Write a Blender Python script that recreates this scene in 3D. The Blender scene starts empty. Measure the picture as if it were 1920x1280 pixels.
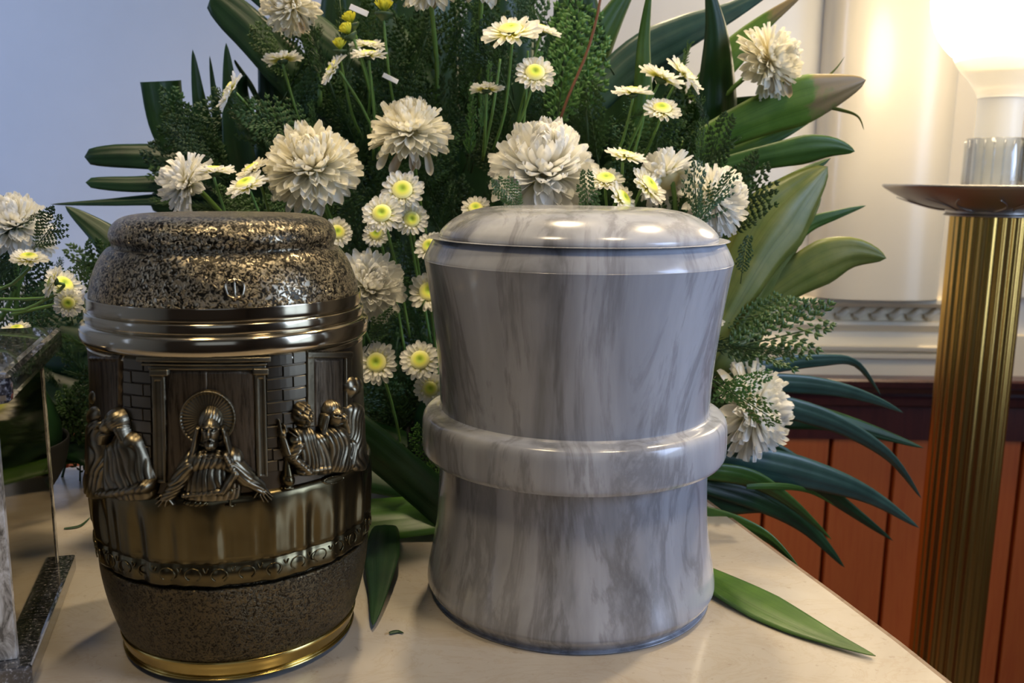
import bpy, bmesh, math, random
import numpy as np
from mathutils import Vector, Matrix, Quaternion
random.seed(7); RNG = np.random.default_rng(7)
R_ = math.radians
T = 0.95                      # height of the table top above the floor
scene = bpy.context.scene
COL = scene.collection

# ------------------------------------------------------------------ camera
F = 1700.0; PIT = R_(10.0); ROLL = R_(0.7); CH = 0.28
rr_ = Vector((1, 0, 0)); uu_ = Vector((0, math.sin(PIT), math.cos(PIT))); FW = Vector((0, math.cos(PIT), -math.sin(PIT)))
RT = math.cos(ROLL) * rr_ + math.sin(ROLL) * uu_
UP = math.cos(ROLL) * uu_ - math.sin(ROLL) * rr_
CAM = Vector((0, 0, T + CH))
cd = bpy.data.cameras.new('camera'); cam = bpy.data.objects.new('camera', cd); COL.objects.link(cam)
m = Matrix((RT, UP, -FW)).transposed().to_4x4(); m.translation = CAM
cam.matrix_world = m
cd.sensor_width = 36; cd.lens = F / 1920 * 36; cd.clip_start = 0.02
cd.dof.use_dof = True; cd.dof.focus_distance = 0.6; cd.dof.aperture_fstop = 11
scene.camera = cam
scene.view_settings.view_transform = 'Standard'; scene.view_settings.look = 'None'
scene.view_settings.gamma = 1; scene.view_settings.use_curve_mapping = False
scene.view_settings.exposure = 0.0
scene.cycles.max_bounces = 8; scene.cycles.diffuse_bounces = 4; scene.cycles.transparent_max_bounces = 12
scene.cycles.sample_clamp_indirect = 4; scene.cycles.caustics_reflective = False; scene.cycles.caustics_refractive = False

# ------------------------------------------------------------------ light
w = bpy.data.worlds.new('world'); scene.world = w; w.use_nodes = True
w.node_tree.nodes['Background'].inputs[0].default_value = (0.5, 0.6, 0.8, 1); w.node_tree.nodes['Background'].inputs[1].default_value = 0.3

def area(name, loc, target, size, size_y, power, color, spread=180):
    l = bpy.data.lights.new(name, 'AREA'); l.shape = 'RECTANGLE'; l.size = size; l.size_y = size_y
    l.energy = power; l.color = color; l.spread = R_(spread)
    o = bpy.data.objects.new(name, l); COL.objects.link(o); o.location = loc
    o.rotation_euler = (Vector(target) - Vector(loc)).to_track_quat('-Z', 'Y').to_euler(); return o
WARM = (1.0, 0.79, 0.50); COOL = (0.46, 0.62, 1.0)
area('ceiling_downlight', (-0.02, 1.26, T + 1.9), (-0.02, 0.72, T), 0.10, 0.10, 2.5, WARM, 62)
area('ceiling_downlight_right', (0.95, 1.25, T + 1.9), (0.12, 0.7, T), 0.10, 0.10, 3.2, WARM, 62)
area('warm_wall_fill', (1.05, 1.15, T + 1.9), (0.82, 1.5, T + .2), 0.10, 0.10, 2.6, WARM, 75)  # added fill that warms the column and moulding, no fitting known there
area('ceiling_downlight_near_left', (-0.45, 0.02, T + 1.9), (-0.1, 0.78, T + .28), 0.26, 0.26, 1.5, WARM, 55)
area('ceiling_downlight_near_right', (0.62, 0.02, T + 1.9), (0.2, 0.78, T + .28), 0.26, 0.26, 1.7, WARM, 55)
area('window_daylight', (1.93, -0.15, T + 0.55), (-0.3, 0.25, T + 0.1), 0.75, 1.5, 14.0, COOL, 110)
area('left_wall_cool_fill', (-2.1, -0.2, T + 0.7), (-1.1, 1.5, T + 0.3), 0.5, 1.2, 5.6, (.43, .58, 1.0), 75)  # added cool fill for the left part of the back wall, no doorway exists
area('room_fill', (0.2, -2.6, T + 0.9), (0, 0.6, T + 0.1), 1.6, 1.0, 2.6, (0.60, 0.74, 1.0))  # unseen fill lamp behind the camera, stands in for light from the room

# ------------------------------------------------------------------ photo geometry helpers
def ray(px, py): return FW + RT * ((px - 960) / F) - UP * ((py - 640) / F)
def P(px, py, Y):
    d = ray(px, py); return CAM + d * (Y / d.y)
def Z(px, py, z=0.0):
    d = ray(px, py); return CAM + d * ((z - CH) / d.z)
def pxm(Y): return Y / F * 1.0   # metres per pixel at depth Y

# ------------------------------------------------------------------ materials
MATS = {}
def mat(name, color=(.5, .5, .5), rough=.5, metal=0., **kw):
    if name in MATS: return MATS[name]
    m = bpy.data.materials.new(name); m.use_nodes = True
    b = m.node_tree.nodes['Principled BSDF']
    b.inputs['Base Color'].default_value = (*color, 1); b.inputs['Roughness'].default_value = rough; b.inputs['Metallic'].default_value = metal
    for k, v in kw.items():
        b.inputs[k.replace('_', ' ')].default_value = v
    MATS[name] = m; return m
class NT:
    def __init__(s, m): s.t = m.node_tree; s.b = s.t.nodes['Principled BSDF']
    def n(s, typ, **kw):
        nd = s.t.nodes.new(typ)
        for k, v in kw.items():
            if k.startswith('i_'):
                key = k[2:].replace('_', ' ')
                nd.inputs[int(key) if key.isdigit() else key].default_value = v
            else: setattr(nd, k, v)
        return nd
    def l(s, a, b): s.t.links.new(a, b)
    def coords(s, kind='Object', scale=(1, 1, 1), rot=(0, 0, 0)):
        tc = s.n('ShaderNodeTexCoord'); mp = s.n('ShaderNodeMapping'); mp.inputs['Scale'].default_value = scale; mp.inputs['Rotation'].default_value = rot
        s.l(tc.outputs[kind], mp.inputs[0]); return mp.outputs[0]
    def noise(s, vec, scale, detail=4, rough=.55, dist=0.):
        n = s.n('ShaderNodeTexNoise'); n.inputs['Scale'].default_value = scale; n.inputs['Detail'].default_value = detail
        n.inputs['Roughness'].default_value = rough; n.inputs['Distortion'].default_value = dist; s.l(vec, n.inputs['Vector']); return n.outputs['Fac']
    def ramp(s, fac, stops):
        r = s.n('ShaderNodeValToRGB'); e = r.color_ramp.elements
        while len(e) < len(stops): e.new(.5)
        for x, (p, c) in zip(e, stops): x.position = p; x.color = (*c, 1) if len(c) == 3 else c
        s.l(fac, r.inputs[0]); return r.outputs[0]
    def mix(s, fac, a, b, typ='MIX'):
        x = s.n('ShaderNodeMix', data_type='RGBA', blend_type=typ)
        for v, i in ((fac, 0), (a, 6), (b, 7)):
            if isinstance(v, (int, float)): x.inputs[i].default_value = v
            elif isinstance(v, tuple): x.inputs[i].default_value = (*v, 1)
            else: s.l(v, x.inputs[i])
        return x.outputs[2]
    def bump(s, h, strength=.3, dist=.001):
        b = s.n('ShaderNodeBump'); b.inputs['Strength'].default_value = strength; b.inputs['Distance'].default_value = dist
        s.l(h, b.inputs['Height']); s.l(b.outputs[0], s.b.inputs['Normal'])
    def color(s, c): s.l(c, s.b.inputs['Base Color'])

def m_paint(name, c, rough=.45, coat=0.):
    m = mat(name, c, rough, Coat_Weight=coat, Coat_Roughness=.15); k = NT(m)
    n = k.noise(k.coords(), 9, 5); k.color(k.ramp(n, [(0.3, tuple(x * .95 for x in c)), (0.7, c)])); k.bump(k.noise(k.coords(), 60, 3), .05, .002); return m
M_WALL = m_paint('white_wall_paint', (.80, .79, .76), .55)
M_COLM = m_paint('cream_gloss_paint', (.84, .75, .58), .32, .5)
M_MOLD = m_paint('moulding_paint', (.92, .80, .58), .45)
M_CEIL = m_paint('ceiling_paint', (.7, .68, .64), .8)
M_DARKROOM = m_paint('far_wall_paint', (.22, .17, .14), .7)

def m_wood(name, a, b, rough=.35):
    m = mat(name, a, rough, Coat_Weight=.3, Coat_Roughness=.2); k = NT(m)
    v = k.coords('Object', (40, 40, 2.2)); n = k.noise(v, 2.2, 8, .65, .6)
    k.color(k.ramp(n, [(.3, a), (.55, b), (.75, a)])); k.bump(n, .15, .001); return m
M_WAIN = m_wood('red_brown_wood', (.42, .075, .012), (.50, .115, .022), .5)
M_CAPW = m_wood('dark_mahogany', (.045, .012, .012), (.075, .02, .018), .3)
M_FLOOR = m_wood('floor_wood', (.12, .08, .06), (.17, .12, .09), .4)

def m_marble_grey():
    m = mat('grey_vein_marble', (.5, .5, .52), .20, Coat_Weight=.3, Coat_Roughness=.10, Subsurface_Weight=0.0); k = NT(m)
    v = k.coords('Object', (1, 1, .12)); v2 = k.coords('Object', (1, 1, .26), (0, R_(13), 0))
    big = k.noise(v, 17, 6, .55, .6)
    base = k.ramp(big, [(.34, (.20, .205, .22)), (.44, (.33, .34, .37)), (.58, (.42, .435, .475)), (.75, (.53, .545, .585))])
    vn = k.noise(v2, 15, 8, .62, 1.6)
    vein = k.ramp(vn, [(.45, (1, 1, 1)), (.495, (.46, .44, .43)), (.51, (.52, .50, .49)), (.57, (1, 1, 1))])
    c = k.mix(.55, base, vein, 'MULTIPLY')
    v3 = k.coords('Object', (1, 1, .1)); s3 = k.ramp(k.noise(v3, 70, 5, .6, .4), [(.3, (.8, .8, .8)), (.6, (1, 1, 1))])
    k.color(k.mix(.5, c, s3, 'MULTIPLY')); k.bump(k.noise(k.coords(), 140, 3), .02, .001); return m
M_GMARB = m_marble_grey()
def m_table():
    m = mat('cream_marble_slab', (.7, .63, .52), .28, Coat_Weight=.25, Coat_Roughness=.12); k = NT(m)
    n = k.noise(k.coords(), 7, 8, .6, .8); base = k.ramp(n, [(.3, (.34, .295, .24)), (.5, (.42, .38, .325)), (.72, (.47, .44, .39))])
    v = k.noise(k.coords('Object', (1.6, 3.4, 1), (0, 0, .5)), 9, 10, .68, 1.8); vein = k.ramp(v, [(.47, (1, 1, 1)), (.5, (.80, .68, .52)), (.53, (1, 1, 1))])
    sp = k.ramp(k.noise(k.coords(), 190, 2), [(.27, (.66, .58, .5)), (.33, (1, 1, 1))])
    k.color(k.mix(.5, k.mix(.35, base, vein, 'MULTIPLY'), sp, 'MULTIPLY')); return m
M_TABLE = m_table()
M_EDGE = m_wood('worn_slab_edge', (.12, .07, .045), (.22, .15, .10), .6)

def m_hammered(name, lo, hi, scale, strength, rough=.28, thr=(.42, .54)):
    m = mat(name, hi, rough, 1.0); k = NT(m); v = k.coords()
    n = k.noise(v, scale, 3, .6, 1.4); big = k.noise(v, 22, 3)
    msk = k.ramp(n, [(thr[0], (0, 0, 0)), (thr[1], (1, 1, 1))])
    hi2 = k.mix(big, hi, tuple(x * .72 for x in hi))
    k.color(k.mix(msk, lo, hi2)); k.bump(msk, strength, .0012)
    return m
M_HAM = m_hammered('pitted_antique_metal', (.025, .022, .016), (.42, .365, .255), 430, .8, .33, (.46, .57))
M_FINE = m_hammered('fine_grain_bronze', (.03, .024, .016), (.16, .125, .07), 620, .45, .36)
M_NICK = mat('polished_ring_metal', (.46, .39, .27), .13, 1.0)
M_GOLD = mat('polished_gold_brass', (.52, .38, .12), .18, 1.0)
def m_relief():
    m = mat('antique_bronze_relief', (.3, .24, .16), .33, 1.0); k = NT(m)
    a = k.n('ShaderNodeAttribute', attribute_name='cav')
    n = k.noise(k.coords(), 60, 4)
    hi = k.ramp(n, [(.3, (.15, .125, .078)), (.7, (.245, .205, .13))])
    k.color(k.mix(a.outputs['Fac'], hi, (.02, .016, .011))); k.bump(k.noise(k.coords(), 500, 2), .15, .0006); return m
M_REL = m_relief()
def m_bronze(name, c, rough, grain=False):
    m = mat(name, c, rough, 1.0); k = NT(m)
    if grain:
        n = k.noise(k.coords('Object', (1, 1, .09)), 420, 5, .7, .3); k.color(k.ramp(n, [(.38, tuple(x * .35 for x in c)), (.55, c)])); k.bump(n, .35, .0008)
    else:
        n = k.noise(k.coords(), 45, 4); k.color(k.ramp(n, [(.3, tuple(x * .72 for x in c)), (.7, c)]))
    return m
M_BRZ = m_bronze('bronze_wall', (.11, .088, .06), .35)
M_BRW = m_bronze('bronze_wood_grain', (.15, .115, .075), .4, True)
M_BRK = m_bronze('bronze_brick', (.17, .145, .105), .25)
M_CLOTH = m_bronze('bronze_cloth', (.13, .104, .052), .25)
M_BLACK = mat('black_rubber', (.012, .012, .012), .7)

def m_granite():
    m = mat('black_granite', (.03, .03, .035), .12, Coat_Weight=1.0, Coat_Roughness=.03, Coat_IOR=2.2); k = NT(m)
    n = k.noise(k.coords(), 420, 3, .7); k.color(k.ramp(n, [(.46, (.012, .012, .015)), (.60, (.09, .09, .1)), (.72, (.4, .4, .42))])); return m
M_GRAN = m_granite()
M_GOLDM = mat('bronze_mirror_panel', (.30, .245, .13), .06, 1.0)
def m_greyst():
    m = mat('speckled_grey_stone', (.5, .5, .5), .25, Coat_Weight=.4, Coat_Roughness=.1); k = NT(m)
    n = k.noise(k.coords('Object', (1, 1, .45)), 120, 5, .7, .8); k.color(k.ramp(n, [(.38, (.10, .09, .075)), (.5, (.42, .39, .34)), (.66, (.72, .70, .68))])); return m
M_GST = m_greyst()
def m_pale():
    m = mat('pale_blue_marble', (.62, .66, .75), .22, Coat_Weight=.5); k = NT(m)
    k.color(k.ramp(k.noise(k.coords(), 45, 6, .6, .8), [(.35, (.45, .49, .60)), (.65, (.72, .75, .82))])); return m
M_PALE = m_pale()
M_INK = mat('dark_blue_inlay', (.02, .025, .06), .4)

M_BRASS = mat('brushed_brass', (.62, .40, .11), .27, 1.0)
k = NT(M_BRASS); k.color(k.ramp(k.noise(k.coords('Object', (60, 60, 1)), 3, 4), [(.3, (.56, .34, .08)), (.7, (.76, .50, .15))]))
M_SILV = mat('tarnished_silver', (.52, .50, .47), .42, 1.0)
M_GLASS = mat('clear_glass', (.95, .97, 1), .02, Transmission_Weight=1.0, IOR=1.45)
k = NT(M_GLASS); _tr = k.n('ShaderNodeBsdfTransparent'); _tr.inputs[0].default_value = (.93, .95, .96, 1); _gl = k.n('ShaderNodeBsdfGlossy'); _gl.inputs['Roughness'].default_value = .03
_lw = k.n('ShaderNodeLayerWeight'); _lw.inputs[0].default_value = .42; _m = k.n('ShaderNodeMixShader'); k.l(_lw.outputs['Facing'], _m.inputs[0]); k.l(_tr.outputs[0], _m.inputs[1]); k.l(_gl.outputs[0], _m.inputs[2]); k.l(_m.outputs[0], k.t.nodes['Material Output'].inputs[0])
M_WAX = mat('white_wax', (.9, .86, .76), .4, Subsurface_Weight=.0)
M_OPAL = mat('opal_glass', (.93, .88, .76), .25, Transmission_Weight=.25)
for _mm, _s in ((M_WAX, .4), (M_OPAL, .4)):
    _b = _mm.node_tree.nodes['Principled BSDF']; _b.inputs['Emission Color'].default_value = (1, .84, .6, 1); _b.inputs['Emission Strength'].default_value = _s  # added glow brightens the wax and the holder, neither is a light source
M_GLOW = mat('lamp_glare_globe', (1, .95, .85), .3)
M_GLOW.node_tree.nodes['Principled BSDF'].inputs['Emission Color'].default_value = (1, .82, .55, 1)
M_GLOW.node_tree.nodes['Principled BSDF'].inputs['Emission Strength'].default_value = 15

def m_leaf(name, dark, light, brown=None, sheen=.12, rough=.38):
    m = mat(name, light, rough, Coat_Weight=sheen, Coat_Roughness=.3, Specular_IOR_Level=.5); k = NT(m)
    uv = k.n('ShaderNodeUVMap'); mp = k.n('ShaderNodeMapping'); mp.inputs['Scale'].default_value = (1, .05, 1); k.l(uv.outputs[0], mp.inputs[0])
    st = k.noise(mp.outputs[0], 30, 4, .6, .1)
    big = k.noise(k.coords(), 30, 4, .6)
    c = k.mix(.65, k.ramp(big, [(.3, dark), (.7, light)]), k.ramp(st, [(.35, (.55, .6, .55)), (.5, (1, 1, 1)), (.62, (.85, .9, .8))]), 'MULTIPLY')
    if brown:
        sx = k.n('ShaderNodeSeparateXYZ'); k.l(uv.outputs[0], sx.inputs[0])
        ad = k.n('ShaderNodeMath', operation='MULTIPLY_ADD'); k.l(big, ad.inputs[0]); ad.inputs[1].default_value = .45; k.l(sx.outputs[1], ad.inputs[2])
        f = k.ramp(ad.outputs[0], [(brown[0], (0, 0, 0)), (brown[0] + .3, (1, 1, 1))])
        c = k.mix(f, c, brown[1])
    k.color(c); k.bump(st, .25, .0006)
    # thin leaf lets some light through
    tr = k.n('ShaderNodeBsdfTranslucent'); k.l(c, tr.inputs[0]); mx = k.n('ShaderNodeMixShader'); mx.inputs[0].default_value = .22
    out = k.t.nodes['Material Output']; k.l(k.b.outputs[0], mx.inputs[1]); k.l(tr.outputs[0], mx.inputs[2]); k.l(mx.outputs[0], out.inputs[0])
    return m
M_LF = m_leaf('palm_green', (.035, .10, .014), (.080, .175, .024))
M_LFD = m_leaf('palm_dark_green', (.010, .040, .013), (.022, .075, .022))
M_LFL = m_leaf('palm_light_green', (.10, .22, .024), (.20, .33, .05), (.93, (.36, .27, .12)))
M_LFO = m_leaf('palm_olive', (.13, .18, .03), (.24, .26, .06), (1.12, (.36, .28, .13)))
M_LFV = m_leaf('palm_glossy_green', (.05, .15, .02), (.10, .24, .035))
M_LFB = m_leaf('palm_window_sheen', (.030, .080, .062), (.060, .135, .105), None, .5, .38)  # bluish tint in the green stands in for the window's reflection
def m_frond(name, a, b):
    m = mat(name, a, .5); k = NT(m); oi = k.n('ShaderNodeObjectInfo'); n = k.noise(k.coords(), 5, 3)
    ad = k.n('ShaderNodeMath', operation='MULTIPLY_ADD'); k.l(oi.outputs['Random'], ad.inputs[0]); ad.inputs[1].default_value = .5; k.l(n, ad.inputs[2])
    k.color(k.ramp(ad.outputs[0], [(.4, a), (1.0, b)])); return m
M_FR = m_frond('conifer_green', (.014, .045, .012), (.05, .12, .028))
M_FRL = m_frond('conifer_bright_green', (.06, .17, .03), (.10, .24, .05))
M_TWIG = mat('brown_twig', (.20, .085, .04), .6)
M_STEM = mat('green_stem', (.12, .24, .05), .45)
M_STEMD = mat('dark_stem', (.035, .075, .025), .5)
def m_petal(name, root, tip, trans=.42, st=(.15, .6)):
    m = mat(name, tip, .55); k = NT(m)
    uv = k.n('ShaderNodeUVMap'); sx = k.n('ShaderNodeSeparateXYZ'); k.l(uv.outputs[0], sx.inputs[0])
    c = k.ramp(sx.outputs[1], [(st[0], root), (st[1], tip)]); k.color(c)
    tr = k.n('ShaderNodeBsdfTranslucent'); k.l(c, tr.inputs[0]); mx = k.n('ShaderNodeMixShader'); mx.inputs[0].default_value = trans
    out = k.t.nodes['Material Output']; k.l(k.b.outputs[0], mx.inputs[1]); k.l(tr.outputs[0], mx.inputs[2]); k.l(mx.outputs[0], out.inputs[0]); return m
M_PET = m_petal('white_petal', (.86, .86, .45), (.94, .93, .87))
M_PETD = m_petal('daisy_petal', (.88, .86, .22), (.94, .93, .87), .4, (.22, .62))
M_PETC = m_petal('cream_petal', (.90, .82, .48), (.94, .91, .78))
M_PETW = m_petal('wilted_petal', (.55, .42, .2), (.62, .5, .33))
M_PETY = m_petal('yellow_petal', (.55, .6, .05), (.80, .78, .08))
def m_disc():
    m = mat('yellow_green_disc', (.8, .8, .1), .6); k = NT(m)
    a = k.n('ShaderNodeAttribute', attribute_name='rad')
    k.color(k.ramp(a.outputs['Fac'], [(.0, (.26, .42, .03)), (.30, (.50, .66, .05)), (.58, (.85, .86, .12)), (1, (.93, .91, .45))])); return m
M_DISC = m_disc()
M_CARD = mat('white_plastic_strip', (.75, .77, .8), .4)

# ------------------------------------------------------------------ object helpers
def link(name, me, m=None, parent=None, smooth=True):
    o = bpy.data.objects.new(name, me); COL.objects.link(o)
    if m is not None and not me.materials: me.materials.append(m)
    if parent is not None: o.parent = parent
    if smooth and len(me.polygons): me.polygons.foreach_set('use_smooth', [True] * len(me.polygons))
    return o
def mesh(name, v, f, uv=None):
    me = bpy.data.meshes.new(name); me.from_pydata([tuple(x) for x in v], [], [tuple(x) for x in f]); me.update()
    if uv is not None:
        l = me.uv_layers.new(name='UVMap'); idx = np.empty(len(me.loops), int); me.loops.foreach_get('vertex_index', idx)
        l.data.foreach_set('uv', np.asarray(uv, float)[idx].ravel())
    return me
def bmobj(name, bm, m, parent=None, smooth=False):
    me = bpy.data.meshes.new(name); bm.to_mesh(me); bm.free(); return link(name, me, m, parent, smooth)
def thing(name, label, cat, loc=(0, 0, 0), group=None, rot=None):
    o = bpy.data.objects.new(name, None); COL.objects.link(o); o.location = loc; o.empty_display_size = .01
    if rot is not None: o.rotation_euler = rot
    o['label'] = label; o['category'] = cat
    if group: o['group'] = group
    return o
def tag(o, label, cat, group=None):
    o['label'] = label; o['category'] = cat
    if group: o['group'] = group
    return o
def struct(o): o['kind'] = 'structure'; return o
def box(bm, lo, hi, bev=0.0):
    r = bmesh.ops.create_cube(bm, size=1); vs = r['verts']
    lo = Vector(lo); hi = Vector(hi); c = (lo + hi) / 2; s = hi - lo
    for v in vs: v.co = Vector((v.co.x * s.x, v.co.y * s.y, v.co.z * s.z)) + c
    if bev:
        es = {e for v in vs for e in v.link_edges}; bmesh.ops.bevel(bm, geom=list(es), offset=bev, segments=3, profile=.6, affect='EDGES')
def boxobj(name, lo, hi, m, parent=None, bev=0.0):
    bm = bmesh.new(); box(bm, lo, hi, bev); return bmobj(name, bm, m, parent)
def lathe_mesh(name, prof, n=96, fn=None, flute=None):
    v = []; f = []
    for i, (r, z) in enumerate(prof):
        for j in range(n):
            a = 2 * math.pi * j / n; q = r
            if fn: q = fn(r, z, a)
            v.append((q * math.cos(a), q * math.sin(a), z))
    for i in range(len(prof) - 1):
        for j in range(n):
            k = (j + 1) % n; f.append((i * n + j, i * n + k, (i + 1) * n + k, (i + 1) * n + j))
    return mesh(name, v, f)
def smooth_prof(pts, n=6):
    # catmull-rom resample of a lathe profile; a doubled point is a sharp corner
    out = []
    segs = []; cur = [pts[0]]
    for p in pts[1:]:
        if p == cur[-1]: segs.append(cur); cur = [p]
        else: cur.append(p)
    segs.append(cur)
    for s in segs:
        for i in range(len(s) - 1):
            p0 = s[max(i - 1, 0)]; p1 = s[i]; p2 = s[i + 1]; p3 = s[min(i + 2, len(s) - 1)]
            for k in range(n):
                t = k / n
                out.append(tuple(.5 * (2 * b + (c - a) * t + (2 * a - 5 * b + 4 * c - d) * t * t + (3 * b - a - 3 * c + d) * t ** 3) for a, b, c, d in zip(p0, p1, p2, p3)))
        out.append(s[-1])
    return out
def catmull(pts, n):
    out = []; N = len(pts) - 1
    for i in range(n):
        t = i / (n - 1) * N; k = min(int(t), N - 1); t -= k
        a = pts[max(k - 1, 0)]; b = pts[k]; c = pts[k + 1]; d = pts[min(k + 2, N)]
        out.append(.5 * (2 * b + (c - a) * t + (2 * a - 5 * b + 4 * c - d) * t * t + (3 * b - a - 3 * c + d) * t ** 3))
    return out
def tube_mesh(name, pts, r0, r1=None, seg=7, n=12, cap=True):
    r1 = r0 if r1 is None else r1; P_ = catmull([Vector(p) for p in pts], n) if len(pts) > 2 else [Vector(pts[0]).lerp(Vector(pts[-1]), i / 3) for i in range(4)]
    n = len(P_); v = []; f = []; side = None
    for i, p in enumerate(P_):
        t = (P_[min(i + 1, n - 1)] - P_[max(i - 1, 0)]).normalized()
        if side is None: side = t.orthogonal().normalized()
        side = (side - t * side.dot(t)).normalized(); up = t.cross(side); r = r0 + (r1 - r0) * i / (n - 1)
        for j in range(seg):
            a = 2 * math.pi * j / seg; v.append(p + (side * math.cos(a) + up * math.sin(a)) * r)
    for i in range(n - 1):
        for j in range(seg):
            k = (j + 1) % seg; f.append((i * seg + j, i * seg + k, (i + 1) * seg + k, (i + 1) * seg + j))
    if cap: f.append(tuple(range(seg))[::-1]); f.append(tuple((n - 1) * seg + j for j in range(seg)))
    return mesh(name, v, f)

# ------------------------------------------------------------------ room
YW = 1.52
XL, XR, YF, ZC = -2.3, 2.0, -3.0, T + 2.0
struct(boxobj('floor', (XL, YF, -.05), (XR, YW, 0), M_FLOOR))
struct(boxobj('ceiling', (XL, YF, ZC), (XR, YW, ZC + .05), M_CEIL))
zcap = P(1600, 697, YW).z; zpan = P(1600, 800, YW).z
struct(boxobj('wall_back', (XL, YW, 0), (XR, YW + .08, ZC), M_WALL))
struct(boxobj('wall_left', (XL - .08, YF, 0), (XL, YW, ZC), M_WALL))
struct(boxobj('wall_front', (XL, YF - .08, 0), (XR, YF, ZC), M_DARKROOM))
wr = struct(boxobj('wall_right', (XR, YF, 0), (XR + .08, YW, ZC), M_DARKROOM))
# window in the right wall: frame, panes that glow with the daylight behind them
wn = struct(boxobj('window_1', (XR - .02, -.62, T - .25), (XR + .0, .32, T + 1.35), M_MOLD))
M_SKYP = mat('daylit_frosted_pane', (.8, .88, 1), .3); _b = M_SKYP.node_tree.nodes['Principled BSDF']
_b.inputs['Emission Color'].default_value = (.55, .72, 1, 1); _b.inputs['Emission Strength'].default_value = 3.0
for i in range(2):
    for j in range(3):
        boxobj('pane', (XR - .03, -.57 + i * .43, T - .2 + j * .5), (XR - .02, -.17 + i * .43, T + .27 + j * .5), M_SKYP, wn)
# wainscot panels under the cap rail, with open joints
wz = struct(boxobj('trim_1', (XL, YW - .012, 0), (XR, YW, zpan), M_CAPW))
gx = [P(x, 900, YW - .03).x for x in (1434, 1553)]
step = gx[1] - gx[0]; x0 = gx[0] - step * int((gx[0] - XL) / step)
x = x0; pm = None
while x < XR - .02:
    x1 = min(x + step, XR)
    if x1 - x > .03:
        if pm is None or x1 - x < step - .001:
            bm = bmesh.new(); box(bm, (.0035, 0, 0), (x1 - x - .0035, .02, zpan - .01), .0025)
            me = bpy.data.meshes.new('panel'); bm.to_mesh(me); bm.free()
            if pm is None: pm = me
        else: me = pm
        o = link('panel', me, M_WAIN, wz, False); o.location = (x, YW - .032, .005)
    x += step
def rail(name, prof, x0, x1, m):
    v = []; f = []; n = len(prof)
    for X in (x0, x1):
        for (y, z) in prof: v.append((X, y, z))
    for i in range(n - 1): f.append((i, i + 1, n + i + 1, n + i))
    f.append(tuple(range(n))); f.append(tuple(range(2 * n - 1, n - 1, -1)))
    me = mesh(name, v, f); bm = bmesh.new(); bm.from_mesh(me); bmesh.ops.recalc_face_normals(bm, faces=bm.faces); bm.to_mesh(me); bm.free()
    return link(name, me, m, None, False)
zc0, zc1 = zpan - .012, zcap
h = zc1 - zc0
struct(rail('trim_2', [(YW, zc0), (YW - .036, zc0), (YW - .036, zc0 + h * .52), (YW - .042, zc0 + h * .56), (YW - .044, zc0 + h * .66), (YW - .038, zc0 + h * .70), (YW - .046, zc0 + h * .76),
     (YW - .052, zc0 + h * .84), (YW - .060, zc0 + h * .88), (YW - .062, zc0 + h * .97), (YW - .058, zc1), (YW, zc1)], XL, XR, M_CAPW))
def wz_(py): return P(1600, py, YW - .03).z
xmr = P(1772, 620, YW).x
prof = [(YW, zcap), (YW - .026, zcap), (YW - .026, wz_(672)), (YW - .034, wz_(670)), (YW - .035, wz_(663)), (YW - .028, wz_(660)), (YW - .038, wz_(655)), (YW - .040, wz_(648)), (YW - .034, wz_(645)),
        (YW - .026, wz_(632)), (YW - .024, wz_(622)), (YW - .030, wz_(616)), (YW - .036, wz_(608)), (YW - .034, wz_(602)), (YW - .022, wz_(600)), (YW - .022, wz_(576)), (YW - .036, wz_(574)), (YW - .046, wz_(566)), (YW - .046, wz_(559)), (YW - .038, wz_(556)), (YW, wz_(556))]
rl = struct(rail('trim_3', prof, XL, xmr, M_MOLD))
struct(boxobj('baseboard_back', (xmr, YW - .02, zcap), (XR, YW, wz_(628)), M_MOLD))
# bead-and-scroll ornaments along the moulding
def bead_mesh():
    v = []; f = []; n = 14
    for i in range(n):
        t = i / (n - 1); X = (t - .5) * .026; zz = .004 * math.sin((t - .5) * 5.2); rad = .0082 * (math.sin(math.pi * min(max(t, .04), .96))) ** .6
        for j in range(8):
            a = 2 * math.pi * j / 8; v.append((X, -abs(math.cos(a)) * rad * .9 if math.cos(a) < 0 else rad * .3, zz + math.sin(a) * rad))
    for i in range(n - 1):
        for j in range(8): f.append((i * 8 + j, (i + 1) * 8 + j, (i + 1) * 8 + (j + 1) % 8, i * 8 + (j + 1) % 8))
    return mesh('bead', v, f)
bd = bead_mesh(); xb = P(1440, 590, YW).x; zb = wz_(588)
while xb < xmr - .02:
    o = link('bead', bd, M_MOLD, rl); o.location = (xb, YW - .0245, zb); xb += .0295
# engaged half-round column above the moulding
xa, xb_ = P(1537, 300, YW - .03).x, P(1782, 300, YW - .03).x
cxm = (xa + xb_) / 2; cw = (xb_ - xa) / 2
v = []; f = []; n = 40; zt = wz_(556)
for zz in (zt, ZC):
    for i in range(n + 1):
        a = math.pi * i / n; ca, sa = math.cos(a), math.sin(a)
        v.append((cxm - cw * (abs(ca) ** .8) * math.copysign(1, ca), YW - .075 * sa ** .55 if sa > 1e-6 else YW, zz))
for i in range(n): f.append((i, i + 1, n + 2 + i, n + 1 + i))
struct(link('trim_4', mesh('column', v, f), M_COLM))
# flat pier to the right of it
struct(boxobj('trim_5', (xb_ + .0, YW - .012, zt - .0), (XR, YW, ZC), M_COLM))

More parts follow.
